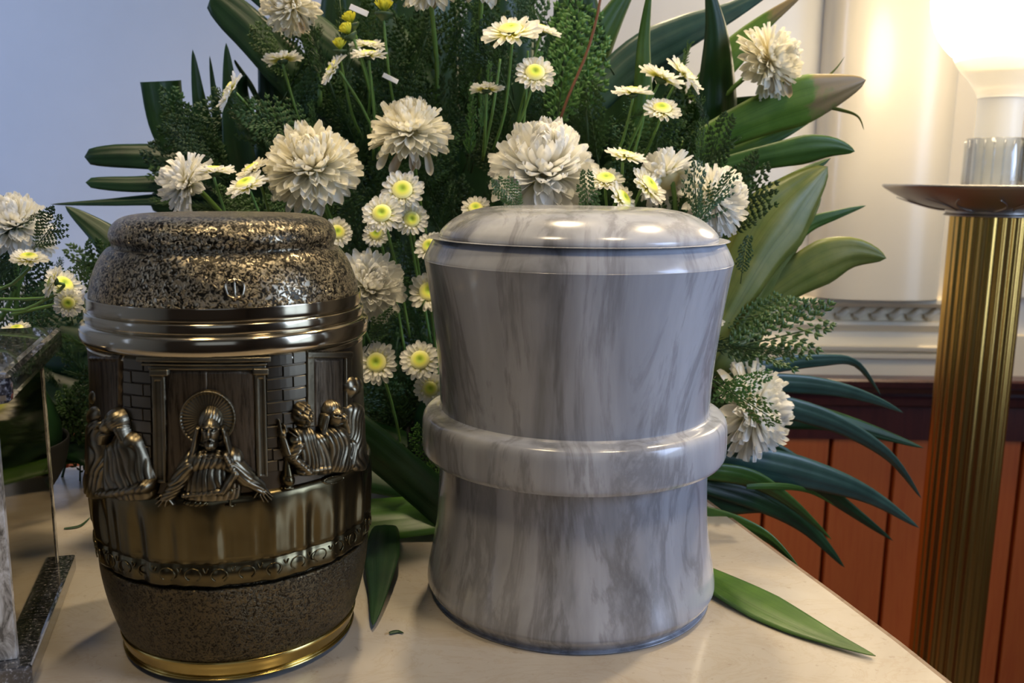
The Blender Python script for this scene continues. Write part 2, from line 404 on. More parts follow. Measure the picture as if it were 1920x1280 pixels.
# ------------------------------------------------------------------ table
edge = [Z(1335, 945), Z(1450, 1030), Z(1560, 1110), Z(1680, 1200), Z(1780, 1280)]
pts = [(-.78, .10), (.272, .10), (.266, .34)] + [(p.x, p.y) for p in edge[::-1]]
pts += [(.172, .80), (.158, .838), (.135, .858), (.10, .866), (-.3, .868), (-.40, .866)]
pts += [(-.415, .862), (-.43, .852), (-.445, .84), (-.78, .84)]
def slab(name, pts, z0, z1, m, parent, bev=0.0, m_side=None):
    bm = bmesh.new(); vs = [bm.verts.new((x, y, z0)) for x, y in pts]; fa = bm.faces.new(vs)
    r = bmesh.ops.extrude_face_region(bm, geom=[fa])
    for e in r['geom']:
        if isinstance(e, bmesh.types.BMVert): e.co.z = z1
    bmesh.ops.recalc_face_normals(bm, faces=bm.faces)
    if bev:
        es = [e for e in bm.edges if abs(e.verts[0].co.z - z1) < 1e-6 and abs(e.verts[1].co.z - z1) < 1e-6]
        bmesh.ops.bevel(bm, geom=es, offset=bev, segments=2, affect='EDGES')
    o = bmobj(name, bm, m, parent)
    if m_side:
        o.data.materials.append(m_side)
        for p in o.data.polygons:
            if abs(p.normal.z) < .93: p.material_index = 1
    return o
tb = thing('altar_table', 'cream marble topped table carrying the two urns and the bouquet', 'table', (0, 0, 0))
slab('tabletop', pts, T - .028, T, M_TABLE, tb, .0015, M_EDGE)
def grow(pts, d):
    n = len(pts); out = []
    for i in range(n):
        a, b, c = Vector(pts[i - 1]), Vector(pts[i]), Vector(pts[(i + 1) % n]); e = (b - a).normalized() + (c - b).normalized(); e.normalize(); out.append((b.x + e.y * d, b.y - e.x * d))
    return out
slab('edge_strip', grow(pts, .0042), T - .030, T - .0012, M_EDGE, tb, .001)
inner = [(-.72, .16), (.17, .16), (.12, .72), (-.40, .80), (-.72, .80)]
slab('table_body', inner, .02, T - .028, M_CAPW, tb)
slab('plinth', [(-.74, .14), (.19, .14), (.14, .74), (-.41, .82), (-.74, .82)], 0.0, .02, M_CAPW, tb)

# ------------------------------------------------------------------ grey marble urn
mu = thing('marble_urn', 'grey veined marble urn with a raised ring round its middle', 'urn', (.0425, .600, T))
body = [(.0, .0), (.088, .0), (.0935, .002), (.0975, .0065), (.0992, .0095), (.0995, .0125), (.0985, .020), (.0958, .034), (.0935, .048), (.0922, .062), (.0914, .080), (.0910, .1015), (.0910, .1015),
        (.0905, .130), (.0905, .130), (.0908, .145), (.0917, .160), (.0935, .178), (.0962, .200), (.0984, .215), (.1005, .2275), (.1010, .2300), (.1010, .2300), (.1002, .2325), (.0960, .2410), (.0935, .2440), (.0935, .2440), (.0905, .2442), (.0, .2440)]
link('body', lathe_mesh('body', smooth_prof(body, 5), 128), M_GMARB, mu)
ring = [(.0905, .1015), (.0995, .1010), (.1015, .1025), (.1025, .1055), (.1026, .116), (.1022, .1235), (.1008, .1275), (.0980, .1295), (.0925, .1305), (.0905, .1318)]
link('middle_ring', lathe_mesh('ring', smooth_prof(ring, 4), 128), M_GMARB, mu)
lid = [(.0, .2435), (.0895, .2435), (.0905, .2440), (.0910, .2452), (.0906, .2470), (.0885, .2500), (.0835, .2545), (.0770, .2585), (.0690, .2615), (.0600, .2632), (.0500, .2640), (.02, .2642), (.0, .2642)]
link('lid', lathe_mesh('lid', smooth_prof(lid, 4), 128), M_GMARB, mu)

# ------------------------------------------------------------------ bronze relief urn
BX, BY = -.1685, .534
bu = thing('bronze_urn', 'dark antique bronze urn with a pitted domed lid and a supper scene in relief', 'urn', (BX, BY, T))
def lat(name, prof, m, n=128, k=4): return link(name, lathe_mesh(name, smooth_prof(prof, k), n), m, bu)
lat('lid', [(.0, .2595), (.040, .2595), (.050, .2590), (.0570, .2570), (.0612, .2535), (.0632, .2495), (.0634, .2460), (.0622, .2430), (.0622, .2412), (.0622, .2412), (.0650, .2400), (.0690, .2350), (.0725, .2275), (.0748, .2200), (.0757, .2145), (.0750, .2135)], M_HAM)
lat('ring_band', [(.070, .2140), (.0768, .2142), (.0775, .2136), (.0775, .2075), (.0770, .2068), (.0780, .2062), (.0788, .2055), (.0789, .2012), (.0784, .2004), (.0800, .1996), (.0812, .1984), (.0818, .1955), (.0816, .1915), (.0806, .1895), (.0790, .1885), (.0782, .1872), (.0782, .1850), (.070, .1850)], M_NICK, k=3)
def RW(z): return float(np.interp(z, [.108, .125, .15, .19], [.0795, .0790, .0782, .0778]))
lat('wall_band', [(.0772, .1880)] + [(RW(z), z) for z in np.linspace(.1860, .105, 12)], M_BRZ, k=2)
def cloth_r(r, z, a):
    t = min(max((.113 - z) / .02, 0), 1)
    wv = .0011 * math.sin(a * 17 + 1.3 * math.sin(a * 3)) + .0008 * math.sin(a * 31 + 2) + .0005 * math.sin(a * 53 + 1)
    return r + wv * t * (1 if z > .078 else .55)
cp = [(.0770, .1165), (.0800, .1155), (.0817, .1135), (.0821, .1110), (.0822, .1050)] + [(.0822 - .0014 * i / 9, .1050 - .0272 * i / 9) for i in range(1, 10)] + [(.0800, .0774), (.0808, .0770), (.0804, .0660), (.0796, .0645), (.0775, .0640)]
link('tablecloth_relief', lathe_mesh('cloth', cp, 320, cloth_r), M_CLOTH, bu)
lat('lower_body', [(.0762, .0650), (.0762, .0628), (.0790, .0622), (.0796, .0605), (.0790, .0520), (.0772, .0400), (.0745, .0285), (.0718, .0195), (.0700, .0155), (.0690, .0150)], M_FINE)
lat('base_ring', [(.067, .0155), (.0702, .0152), (.0708, .0135), (.0700, .0110), (.0688, .0070), (.0672, .0045), (.0640, .0035), (.0, .0035)], M_GOLD)
fm = lathe_mesh('foot', [(.0, .0038), (.0055, .0038), (.006, .001), (.0055, 0), (0, 0)], 16)
for a in (205, 248, 335, 65, 115):
    o = link('foot', fm, M_BLACK, bu); o.location = (.058 * math.cos(R_(a)), .058 * math.sin(R_(a)), 0)

# relief sculpting: heights in millimetres, drawn over the drum of the urn
_R, _U, _Fw = np.array(RT), np.array(UP), np.array(FW)
def drum_px(th, z, r=.0790):
    x = BX + r * np.sin(th); y = BY - r * np.cos(th); zz = z - CH
    d = _Fw[0] * x + _Fw[1] * y + _Fw[2] * zz
    return 960 + F * (_R[0] * x + _R[1] * y + _R[2] * zz) / d, 640 - F * (_U[0] * x + _U[1] * y + _U[2] * zz) / d
_th = np.linspace(-1.45, 1.75, 400); 
def hit(px, py):      # photo point -> (angle, height) on the drum (front side)
    z = .14; th = 0.
    for _ in range(30):
        a, b = drum_px(th, z); e = 1e-4
        a1, b1 = drum_px(th + e, z); a2, b2 = drum_px(th, z + e)
        J = np.array([[(a1 - a) / e, (a2 - a) / e], [(b1 - b) / e, (b2 - b) / e]])
        d = np.linalg.solve(J + np.eye(2) * 1e-6, [px - a, py - b]); th += np.clip(d[0], -.25, .25); z += np.clip(d[1], -.03, .03)
        th = min(max(th, -1.25), 1.75)
    return th, z
def ell(X, Y, cx, cy, rx, ry, h, a=0, p=.5):
    c, s = math.cos(R_(a)), math.sin(R_(a)); dx = (X - cx) * c + (Y - cy) * s; dy = -(X - cx) * s + (Y - cy) * c
    return h * np.maximum(1 - (dx / rx) ** 2 - (dy / ry) ** 2, 0) ** p
def cap(X, Y, p, q, r1, r2, h1, h2=None):
    h2 = h1 if h2 is None else h2; dx, dy = q[0] - p[0], q[1] - p[1]; L = dx * dx + dy * dy
    t = np.clip(((X - p[0]) * dx + (Y - p[1]) * dy) / L, 0, 1); r = r1 + (r2 - r1) * t; h = h1 + (h2 - h1) * t
    d = np.hypot(X - p[0] - t * dx, Y - p[1] - t * dy); return h * np.maximum(1 - (d / r) ** 2, 0) ** .5
def mx(*a):
    o = a[0]
    for b in a[1:]: o = np.maximum(o, b)
    return o
def sst(x, a, b): t = np.clip((x - a) / (b - a), 0, 1); return t * t * (3 - 2 * t)
def folds(X, Y, ang, wl, amp, warp=2.0):
    c, s = math.cos(R_(ang)), math.sin(R_(ang)); u = X * c + Y * s; v = -X * s + Y * c
    k = .62 + .38 * np.sin(v / 14. + u / 9.) * np.sin(u / 6.3 + 1)
    return .72 * amp * k * (np.abs(np.sin((u + warp * np.sin(v / 11.) + 1.6 * warp * np.sin(v / 23. + u / 17.) + 1.2 * np.sin(u / 5.1)) / (wl * 1.15) * math.pi)) - .5)
def relief(name, bbox, fn, parent, m=None, res=.00036, eps=.06):
    x0, y0, x1, y1 = bbox; hs = [hit(a, b) for a in (x0, x1) for b in (y0, y1)]
    t0, t1 = min(h[0] for h in hs), max(h[0] for h in hs); z0, z1 = min(h[1] for h in hs), max(h[1] for h in hs)
    nt = int((t1 - t0) * .079 / res) + 2; nz = int((z1 - z0) / res) + 2
    th, z = np.meshgrid(np.linspace(t0, t1, nt), np.linspace(z0, z1, nz)); X, Y = drum_px(th, z)
    H = fn(X, Y); H = np.where((X < x0 - 3) | (X > x1 + 3), 0, H)
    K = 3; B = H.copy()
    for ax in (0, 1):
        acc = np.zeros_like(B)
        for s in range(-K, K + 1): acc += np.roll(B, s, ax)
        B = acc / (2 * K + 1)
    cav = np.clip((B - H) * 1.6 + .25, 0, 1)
    rad = np.interp(z, [.108, .125, .15, .19], [.0795, .0790, .0782, .0778]) - .0002 + H * .001
    V = np.stack([rad * np.sin(th), -rad * np.cos(th), z], -1).reshape(-1, 3)
    ok = H > eps; c = ok[:-1, :-1] | ok[1:, :-1] | ok[:-1, 1:] | ok[1:, 1:]
    ii, jj = np.nonzero(c); a = ii * nt + jj
    Fq = np.stack([a, a + 1, a + nt + 1, a + nt], -1)
    used, inv = np.unique(Fq, return_inverse=True); Fq = inv.reshape(Fq.shape)
    me = bpy.data.meshes.new(name); me.vertices.add(len(used)); me.vertices.foreach_set('co', V[used].ravel())
    me.loops.add(Fq.size); me.loops.foreach_set('vertex_index', Fq.ravel().astype(np.int32))
    me.polygons.add(len(Fq)); me.polygons.foreach_set('loop_start', np.arange(0, Fq.size, 4, dtype=np.int32))
    me.update(calc_edges=True)
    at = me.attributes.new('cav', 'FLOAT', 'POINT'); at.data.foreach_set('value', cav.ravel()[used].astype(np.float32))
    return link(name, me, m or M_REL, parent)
def rect_h(X, Y, x0, y0, x1, y1, h, s=2.5, lean=0.):
    xx = X - lean * (Y - (y0 + y1) / 2)
    return h * sst(xx, x0, x0 + s) * sst(-xx, -x1, -x1 + s) * sst(Y, y0, y0 + s) * sst(-Y, -y1, -y1 + s)
# --- architecture behind the table
def lintel(X, Y):
    b = (387 - X) ** 2 / 9000.
    return mx(rect_h(X, Y + b * 1.0, 258, 668, 508, 680, 3.4, 2), rect_h(X, Y + b, 264, 679, 502, 688, 2.6, 3), rect_h(X, Y + b, 276, 686, 500, 695, 1.7, 2))
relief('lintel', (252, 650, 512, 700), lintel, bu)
relief('pilaster', (274, 690, 322, 905), lambda X, Y: mx(rect_h(X, Y, 286, 690, 312, 905, 1.9, 2, .03), rect_h(X, Y, 280, 690, 318, 706, 2.8, 3)) - .5 * rect_h(X, Y, 293, 712, 306, 900, 1, 2, .03), bu)
relief('pilaster', (468, 690, 506, 890), lambda X, Y: mx(rect_h(X, Y, 478, 690, 501, 895, 1.9, 2, .02), rect_h(X, Y, 472, 688, 505, 704, 2.8, 3)) - .5 * rect_h(X, Y, 485, 708, 495, 890, 1, 2, .02), bu)
relief('door_plank', (312, 695, 390, 900), lambda X, Y: rect_h(X, Y, 313, 697, 387, 905, .7, 1.2), bu, M_BRW, .0007)
relief('door_plank', (386, 695, 482, 890), lambda X, Y: rect_h(X, Y, 388.5, 697, 480, 905, .7, 1.2), bu, M_BRW, .0007)
relief('window_frame', (572, 655, 668, 800), lambda X, Y: mx(rect_h(X, Y, 574, 664, 590, 800, 2.0, 2), rect_h(X, Y, 574, 658, 662, 672, 2.2, 2, 0), rect_h(X, Y, 646, 664, 660, 800, 2.0, 2)), bu)
relief('window_shutter', (588, 670, 650, 800), lambda X, Y: rect_h(X, Y, 592, 674, 645, 800, .9, 1.5), bu, M_BRW, .0007)
relief('side_panel', (166, 665, 228, 800), lambda X, Y: mx(rect_h(X, Y, 166, 668 , 226, 830, 1.2, 1.5), rect_h(X, Y, 219, 668, 226, 830, 1.9, 1.5), rect_h(X, Y, 166, 668, 226, 676, 1.9, 1.5)), bu, M_BRW, .0007)
# --- bricks, each its own curved block
def brick(px0, py0, px1, py1):
    a, zt_ = hit(px0, py0); b, _ = hit(px1, py0); _, zb_ = hit((px0 + px1) / 2, py1); _, zt_ = hit((px0 + px1) / 2, py0)
    if b - a < .004 or zt_ - zb_ < .001: return
    v = []; f = []; n = 4; r1 = .0804
    for k, (r, e, g) in enumerate(((.0776, 0, 0), (r1 - .0004, 0, 0), (r1, .0035, .00035))):
        for zz, sg in ((zb_ + g, 1), (zt_ - g, -1)):
            rw = r - .0790 + RW(zz)
            for i in range(n + 1):
                th = a + e + (b - a - 2 * e) * i / n; v.append((rw * math.sin(th), -rw * math.cos(th), zz))
    m_ = n + 1
    def q(r0, r1_):
        for i in range(n): f.append((r0 * m_ + i, r0 * m_ + i + 1, r1_ * m_ + i + 1, r1_ * m_ + i))
    q(4, 5); q(0, 2); q(2, 4); q(5, 3); q(3, 1)
    for i in (0, n):
        f.append((0 * m_ + i, 1 * m_ + i, 3 * m_ + i, 2 * m_ + i)); f.append((2 * m_ + i, 3 * m_ + i, 5 * m_ + i, 4 * m_ + i))
    link('brick', mesh('brick', v, f), M_BRK, bu, False)
y = 664; row = 0
while y < 868:
    hh = 22
    xs = [499, 530 if row % 2 else 549, 574] if y < 800 else [499, 520 if row % 2 else 510, 545]
    for a, b in zip(xs[:-1], xs[1:]): brick(a + .8, y + .9 - (a - 499) * .10, b - .8, y + hh - .9 - (a - 499) * .10)
    y += hh; row += 1
y = 672; row = 0
while y < 850:
    xs = [230, 246 if row % 2 else 268, 284]
    for a, b in zip(xs[:-1], xs[1:]): brick(a + .8, y + (a - 230) * .08, b - .8, y + 21.5 + (a - 230) * .08)
    y += 23; row += 1
# --- the seated figures
def head_fn(cx, cy, s, beard=True, turn=0.):
    def fn(X, Y):
        X = (X - cx) / s + 397; Y = (Y - cy) / s + 800
        hair = mx(ell(X, Y, 396, 789, 25, 31, 8.5), cap(X, Y, (375, 800), (366, 846), 8, 8, 7.5, 6.5), cap(X, Y, (419, 800), (430, 844), 7, 7, 7.5, 6.5))
        hair = np.where(hair > 0, hair + folds(X, Y, 12, 5.5, 1.1, 1.5), 0)
        X2 = X - turn * 5
        face = ell(X2, Y, 398, 802, 18.5, 29, 12.5, 0, .4)
        face = face + ell(X2, Y, 398, 803, 3.4, 9, 2.6) + ell(X2, Y, 390, 791, 6, 2.2, 1.2) + ell(X2, Y, 406, 791, 6, 2.2, 1.2) \
            - ell(X2, Y, 390, 797, 5.5, 3.2, 2.4) - ell(X2, Y, 406, 797, 5.5, 3.2, 2.4) + ell(X2, Y, 390, 797.5, 3.4, 1.9, 1.3) + ell(X2, Y, 406, 797.5, 3.4, 1.9, 1.3)
        if beard:
            bd_ = ell(X2, Y, 398, 826, 14, 15, 12.2); bd_ = np.where(bd_ > 0, bd_ + folds(X2, Y, 0, 3.6, .8, 1), 0)
            mu_ = cap(X2, Y, (398, 811), (389, 817), 3, 2.5, 13.2, 12.0); mu2 = cap(X2, Y, (398, 811), (407, 817), 3, 2.5, 13.2, 12.0)
            face = mx(face, bd_, mu_, mu2)
        face = face - ell(X2, Y, 398, 816.5, 5, 1.6, 1.6)
        return mx(hair, face) * (s ** .6)
    return fn
def halo(X, Y):
    d = np.hypot(X - 390, Y - 783); a = np.arctan2(Y - 783, X - 390)
    return np.where(d < 53, 2.3 + .13 * np.sin(a * 44) * (d > 18), 0) * sst(-d, -53, -51) + 1.1 * np.exp(-((d - 50) / 2.2) ** 2)
def robe(X, Y):
    t = mx(ell(X, Y, 398, 905, 56, 62, 8.0), cap(X, Y, (368, 862), (434, 860), 24, 24, 7.4))
    t = np.where(t > 0, t + folds(X, Y, 4, 9.5, 1.5, 2.0), 0)
    sash = mx(cap(X, Y, (424, 846), (440, 880), 9, 12, 9.5), cap(X, Y, (440, 880), (420, 912), 12, 11, 10), cap(X, Y, (420, 912), (352, 922), 11, 8, 9.5, 7))
    sash = np.where(sash > 0, sash + folds(X, Y, 28, 5.2, 1.1, 1.5), 0)
    la = mx(cap(X, Y, (358, 868), (337, 903), 19, 18, 8.6), cap(X, Y, (337, 903), (321, 926), 17, 13, 8.4, 7.0))
    la = np.where(la > 0, la + folds(X, Y, 62, 7.5, 1.4, 1.6), 0)
    ra = mx(cap(X, Y, (436, 868), (462, 893), 20, 18, 8.8), cap(X, Y, (462, 893), (486, 912), 16, 12, 8.6, 7.0))
    ra = np.where(ra > 0, ra + folds(X, Y, 128, 7.5, 1.4, 1.6), 0)
    col = np.where((Y > 838) & (Y < 852) & (abs(X - 398) < 22), .9 * np.abs(np.sin((Y - .01 * (X - 398) ** 2) / 2.6)), 0)
    return mx(t + col, sash, la, ra) * sst(-Y, -938, -930)
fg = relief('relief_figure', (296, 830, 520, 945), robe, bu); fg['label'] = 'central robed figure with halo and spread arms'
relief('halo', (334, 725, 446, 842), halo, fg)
relief('head', (350, 744, 446, 860), head_fn(397, 800, 1.0), fg, None, .00027)
def hand_l(X, Y):
    return mx(ell(X, Y, 316, 928, 11, 8, 6.5, -40), cap(X, Y, (314, 928), (301, 939), 3.4, 2.4, 6, 4.6), cap(X, Y, (317, 931), (306, 944), 3.4, 2.4, 6.3, 4.8), cap(X, Y, (322, 932), (318, 944), 3.2, 2.4, 6.3, 4.8), cap(X, Y, (326, 930), (332, 940), 3.2, 2.6, 6, 5), cap(X, Y, (309, 924), (300, 931), 3.2, 2.4, 5.4, 4.6))
def hand_r(X, Y):
    return mx(ell(X, Y, 489, 916, 12, 9, 6.5, 35), cap(X, Y, (494, 914), (507, 926), 3.4, 2.4, 6, 4.8), cap(X, Y, (493, 918), (505, 932), 3.4, 2.4, 6.3, 4.8), cap(X, Y, (489, 921), (499, 936), 3.4, 2.4, 6.3, 4.8), cap(X, Y, (484, 921), (491, 935), 3.2, 2.4, 6.2, 5), cap(X, Y, (480, 917), (474, 928), 3.2, 2.4, 5.6, 4.8))
relief('hand', (294, 915, 340, 952), hand_l, fg, None, .00027); relief('hand', (468, 900, 514, 945), hand_r, fg, None, .00027)
def side_l(X, Y):
    t = mx(cap(X, Y, (245, 835), (258, 905), 28, 42, 8.6, 8.6), cap(X, Y, (225, 840), (228, 905), 18, 26, 7.5))
    t = np.where(t > 0, t + folds(X, Y, -14, 10.5, 1.8, 2.4), 0)
    s = mx(cap(X, Y, (285, 905), (228, 918), 15, 13, 10.5, 9), cap(X, Y, (226, 918), (205, 920), 12, 10, 9, 7)); s = np.where(s > 0, s + folds(X, Y, 20, 8.5, 1.5, 1.5), 0)
    return mx(t, s) * sst(-Y, -940, -930)
f2 = relief('relief_figure', (186, 790, 306, 945), side_l, bu); f2['label'] = 'hunched robed figure turned away at left of the scene'
def head_side(X, Y):
    h = mx(ell(X, Y, 227, 786, 17, 25, 9.5, -18), cap(X, Y, (236, 800), (246, 824), 10, 8, 8.5, 7.5), ell(X, Y, 212, 795, 11, 19, 8.6, 8), cap(X, Y, (206, 792), (200, 800), 3.6, 2.6, 8.8), cap(X, Y, (209, 812), (204, 828), 8, 5, 8.5, 7)) - ell(X, Y, 207, 788, 4, 2.4, 2) - ell(X, Y, 204, 807, 4, 1.2, 1.5)
    return np.where(h > 0.3, h + folds(X, Y, 62, 4.2, .7, 2.6) * sst(X, 215, 224), 0)
relief('head', (192, 752, 262, 842), head_side, f2)
def far_l(X, Y):
    t = mx(ell(X, Y, 186, 900, 24, 46, 6.5), cap(X, Y, (186, 800), (190, 880), 15, 20, 6.5)); t = np.where(t > 0, t + folds(X, Y, 8, 7, 1.6, 3), 0)
    return mx(t, ell(X, Y, 178, 780, 12, 20, 4.5), ell(X, Y, 173, 745, 7, 14, 2.5)) * sst(-Y, -940, -930)
f3 = relief('relief_figure', (166, 735, 214, 942), far_l, bu, None, .0005); f3['label'] = 'robed figure at the far left rim of the scene'
def right_a(X, Y):
    t = mx(cap(X, Y, (566, 822), (572, 862), 26, 32, 8.2), cap(X, Y, (590, 826), (600, 870), 18, 20, 7.5)); t = np.where(t > 0, t + folds(X, Y, -12, 7.5, 1.7, 2.4), 0)
    s = mx(cap(X, Y, (552, 830), (540, 852), 12, 11, 9.5), cap(X, Y, (540, 852), (566, 878), 11, 12, 9.5)); s = np.where(s > 0, s + folds(X, Y, 50, 6, 1.3, 1.4), 0)
    c = cap(X, Y, (556, 880), (602, 872), 9, 8, 8.5); c = np.where(c > 0, c + folds(X, Y, 8, 7, 1.2, 1), 0)
    return mx(t, s, c) * sst(-Y, -893, -886)
f4 = relief('relief_figure', (520, 800, 620, 895), right_a, bu); f4['label'] = 'curly headed robed figure raising a hand beside the brick wall'
def head_curly(X, Y):
    h = mx(ell(X, Y, 564, 776, 18, 26, 9.5)); h = np.where(h > 0, h + 1.1 * np.sin(X / 2.0) * np.sin(Y / 2.2), 0)
    f_ = ell(X, Y, 561, 782, 11, 18, 11.3) + ell(X, Y, 560, 784, 2.5, 6, 2.2) - ell(X, Y, 555, 779, 3.6, 2.2, 2) - ell(X, Y, 566, 779, 3.6, 2.2, 2) - ell(X, Y, 560, 792, 3.6, 1.2, 1.4)
    return mx(h, f_)
relief('head', (542, 745, 588, 806), head_curly, f4, None, .00028)
def hand_up(X, Y):
    return mx(ell(X, Y, 527, 812, 8, 11, 6.5), cap(X, Y, (523, 808), (520, 786), 3.0, 2.2, 6, 5), cap(X, Y, (531, 806), (530, 796), 3, 2.4, 6.2, 5), cap(X, Y, (528, 820), (534, 846), 7, 8, 6.5, 8), ell(X, Y, 546, 820, 10, 14, 8.0, 20), cap(X, Y, (546, 814), (536, 806), 3, 2, 8.4), cap(X, Y, (550, 812), (543, 802), 3, 2, 8.4))
relief('hand', (512, 780, 560, 860), hand_up, f4, None, .00028)
def right_b(X, Y):
    t = mx(cap(X, Y, (622, 818), (624, 866), 24, 26, 9.2), cap(X, Y, (644, 830), (642, 866), 12, 14, 8)); t = np.where(t > 0, t + folds(X, Y, 2, 6.5, 1.7, 2.2), 0)
    return t * sst(-Y, -888, -880)
f5 = relief('relief_figure', (594, 796, 664, 890), right_b, bu); f5['label'] = 'long haired robed figure at right of the scene'
relief('head', (596, 735, 652, 826), head_fn(621, 778, .72, False, -.3), f5, None, .0003)
def far_r(X, Y):
    t = mx(cap(X, Y, (662, 770), (665, 870), 17, 17, 5), ell(X, Y, 674, 860, 9, 20, 4.5)); t = np.where(t > 0, t + folds(X, Y, 6, 5.5, 1.6, 3), 0)
    h = mx(ell(X, Y, 657, 726, 11, 22, 5.0), ell(X, Y, 655, 730, 7, 14, 6.2), ell(X, Y, 672, 722, 6, 16, 3))
    return mx(t, h) * sst(-Y, -888, -880)
f6 = relief('relief_figure', (640, 692, 684, 890), far_r, bu, None, .0005); f6['label'] = 'standing robed figure at the far right rim of the scene'
# --- things standing on the relief table
def jug(X, Y):
    b = mx(ell(X, Y, 537, 897, 13, 15, 6.5), cap(X, Y, (537, 888), (535, 860), 10, 4.5, 6, 4), cap(X, Y, (534, 858), (537, 853), 5, 5, 4.6), cap(X, Y, (530, 912), (544, 911), 3.5, 3.5, 4.5))
    d = np.hypot((X - 551) / 1.0, (Y - 876) / 1.5); return mx(b, np.where((abs(d - 8) < 2.2) & (X > 546), 3.6 * np.sqrt(np.maximum(1 - ((d - 8) / 2.2) ** 2, 0)), 0))
relief('jug', (520, 846, 566, 918), jug, bu, M_CLOTH, .00028)
relief('goblet', (414, 902, 450, 952), lambda X, Y: mx(ell(X, Y, 432, 914, 13, 13, 6.2) * (Y > 908), cap(X, Y, (420, 909), (444, 909), 3, 3, 6), cap(X, Y, (432, 922), (432, 940), 3.6, 4, 5), ell(X, Y, 432, 943, 12, 4.6, 5.2)), bu, M_CLOTH, .00028)
relief('bread_loaf', (340, 928, 402, 952), lambda X, Y: np.where(ell(X, Y, 370, 939, 27, 9.5, 5.6) > 0, ell(X, Y, 370, 939, 27, 9.5, 5.6, 3) - .9 * (np.abs(np.sin((X + .7 * (Y - 939)) / 9.5 * math.pi)) < .28) * (abs(X - 370) < 20), 0), bu, M_CLOTH, .00028)
relief('plate', (594, 884, 644, 912), lambda X, Y: ell(X, Y, 619, 898, 23, 9, 4.2, -12, .35) - ell(X, Y, 619, 897, 17, 5.5, 1.8, -12, .3), bu, M_CLOTH, .0003)
# --- horseshoe ornaments and border line on the hem
arc = []
for i in range(13):
    a = R_(-60 + 300 * i / 12); arc.append(Vector((.0043 * math.cos(a), 0, .0036 * math.sin(a))))
am = tube_mesh('horseshoe_ornament', arc, .00042, seg=5, n=20)
vm = tube_mesh('notch_ornament', [(-.0013, 0, .0016), (0, 0, -.001), (.0013, 0, .0016)], .0004, seg=5, n=8)
for i in range(36):
    th = 2 * math.pi * i / 36
    for nm, me_, off, dz in (('horseshoe_ornament', am, 0, .0715), ('notch_ornament', vm, math.pi / 36, .0740)):
        t_ = th + off; rr = .0003 + cloth_r(.0808, .074, t_ - math.pi / 2)
        o = link(nm, me_, M_CLOTH, bu); o.location = (rr * math.sin(t_), -rr * math.cos(t_), dz); o.rotation_euler = (0, 0, t_)
# seal mark on the shoulder of the lid
th, z = R_(20), .2235
sm_ = tube_mesh('seal_mark', [(-.0035, 0, -.003), (-.0045, 0, .003), (0, 0, .0052), (.0045, 0, .003), (.0035, 0, -.003), (0, 0, -.0045), (-.0035, 0, -.003)], .0006, seg=6, n=28)
o = link('seal_mark', sm_, M_NICK, bu); o.location = (.0742 * math.sin(th), -.0742 * math.cos(th), z); o.rotation_euler = (R_(-14), 0, th)
sm2 = tube_mesh('seal_mark', [(0, 0, -.0058), (0, 0, .007)], .0006, seg=6)
o2 = link('seal_mark', sm2, M_NICK, bu); o2.location = o.location; o2.rotation_euler = o.rotation_euler

# ------------------------------------------------------------------ stone box at the left edge
ang = R_(17.5); near = Z(62, 1285)
sb = thing('stone_box', 'square stone box with a black granite top and a mirrored bronze side panel', 'box', (near.x, near.y, T), None, (0, 0, ang))
# local axes: +y along the visible right side (away), -x along the front; the near right corner of the base is the origin
D = .160
boxobj('base_slab', (-D, 0, 0), (0, D, .012), M_GRAN, sb, .002)
boxobj('top_slab', (-D + .002, -.002, .161), (.002, D + .003, .178), M_GRAN, sb, .0055)
for (px_, py_) in ((-.018, .010), (-.018, D - .016), (-D + .010, .010), (-D + .010, D - .016)):
    boxobj('corner_post', (px_, py_, .012), (px_ + .009, py_ + .006, .161), M_GST, sb, .0008)
boxobj('side_panel', (-.0140, .016, .012), (-.0098, D - .016, .161), M_GOLDM, sb)
boxobj('back_panel', (-D + .018, D - .015, .012), (-.018, D - .011, .161), M_GOLDM, sb)
boxobj('side_panel', (-D + .011, .016, .012), (-D + .0155, D - .016, .161), M_GOLDM, sb)
fp = boxobj('front_panel', (-D + .019, .0115, .012), (-.018, .0155, .161), M_PALE, sb)
sc_ = []
for i in range(9):
    zc = .030 + i * .008; s = 1 if i % 2 else -1; xx = -.027
    sp = [Vector((xx + s * .0025 * math.cos(t) * (1 - t / 8), .0113, zc + .0042 * math.sin(t) * (1 - t / 8))) for t in np.linspace(0, 5.5, 12)]
    me = tube_mesh('scroll_inlay', sp, .0009, .0004, 5, 16); link('scroll_inlay', me, M_INK, fp)

# ------------------------------------------------------------------ candle stand
sy = 1.14; sp = P(1860, 352, sy)
st = thing('candle_stand', 'tall fluted brass floor stand with a shallow silver dish on top', 'candle stand', (sp.x, sp.y, 0))
zd = sp.z + .002
nfl = 26
def flute(r, z, a): return r - .0021 * abs(math.sin(a * nfl / 2)) ** 1.6
cm = lathe_mesh('column', [(.0445, zz) for zz in (.06, .4, T - .2, zd - .037)], nfl * 10, flute)
link('column', cm, M_BRASS, st)
link('foot', lathe_mesh('foot', smooth_prof([(.0, 0), (.13, 0), (.13, 0), (.132, .012), (.12, .02), (.085, .03), (.06, .045), (.05, .062), (.0, .062)], 4), 64), M_BRASS, st)
dp = [(.0, zd - .006), (.050, zd - .0055), (.090, zd - .004), (.118, zd - .0005), (.1245, zd + .0010), (.1262, zd + .0005), (.1262, zd - .0015), (.122, zd - .0050), (.108, zd - .0130), (.088, zd - .0215), (.068, zd - .0270), (.055, zd - .0290), (.0505, zd - .0300), (.0500, zd - .0335), (.0495, zd - .0370), (.0, zd - .0370)]
link('dish', lathe_mesh('dish', smooth_prof(dp, 3), 96), M_SILV, st)
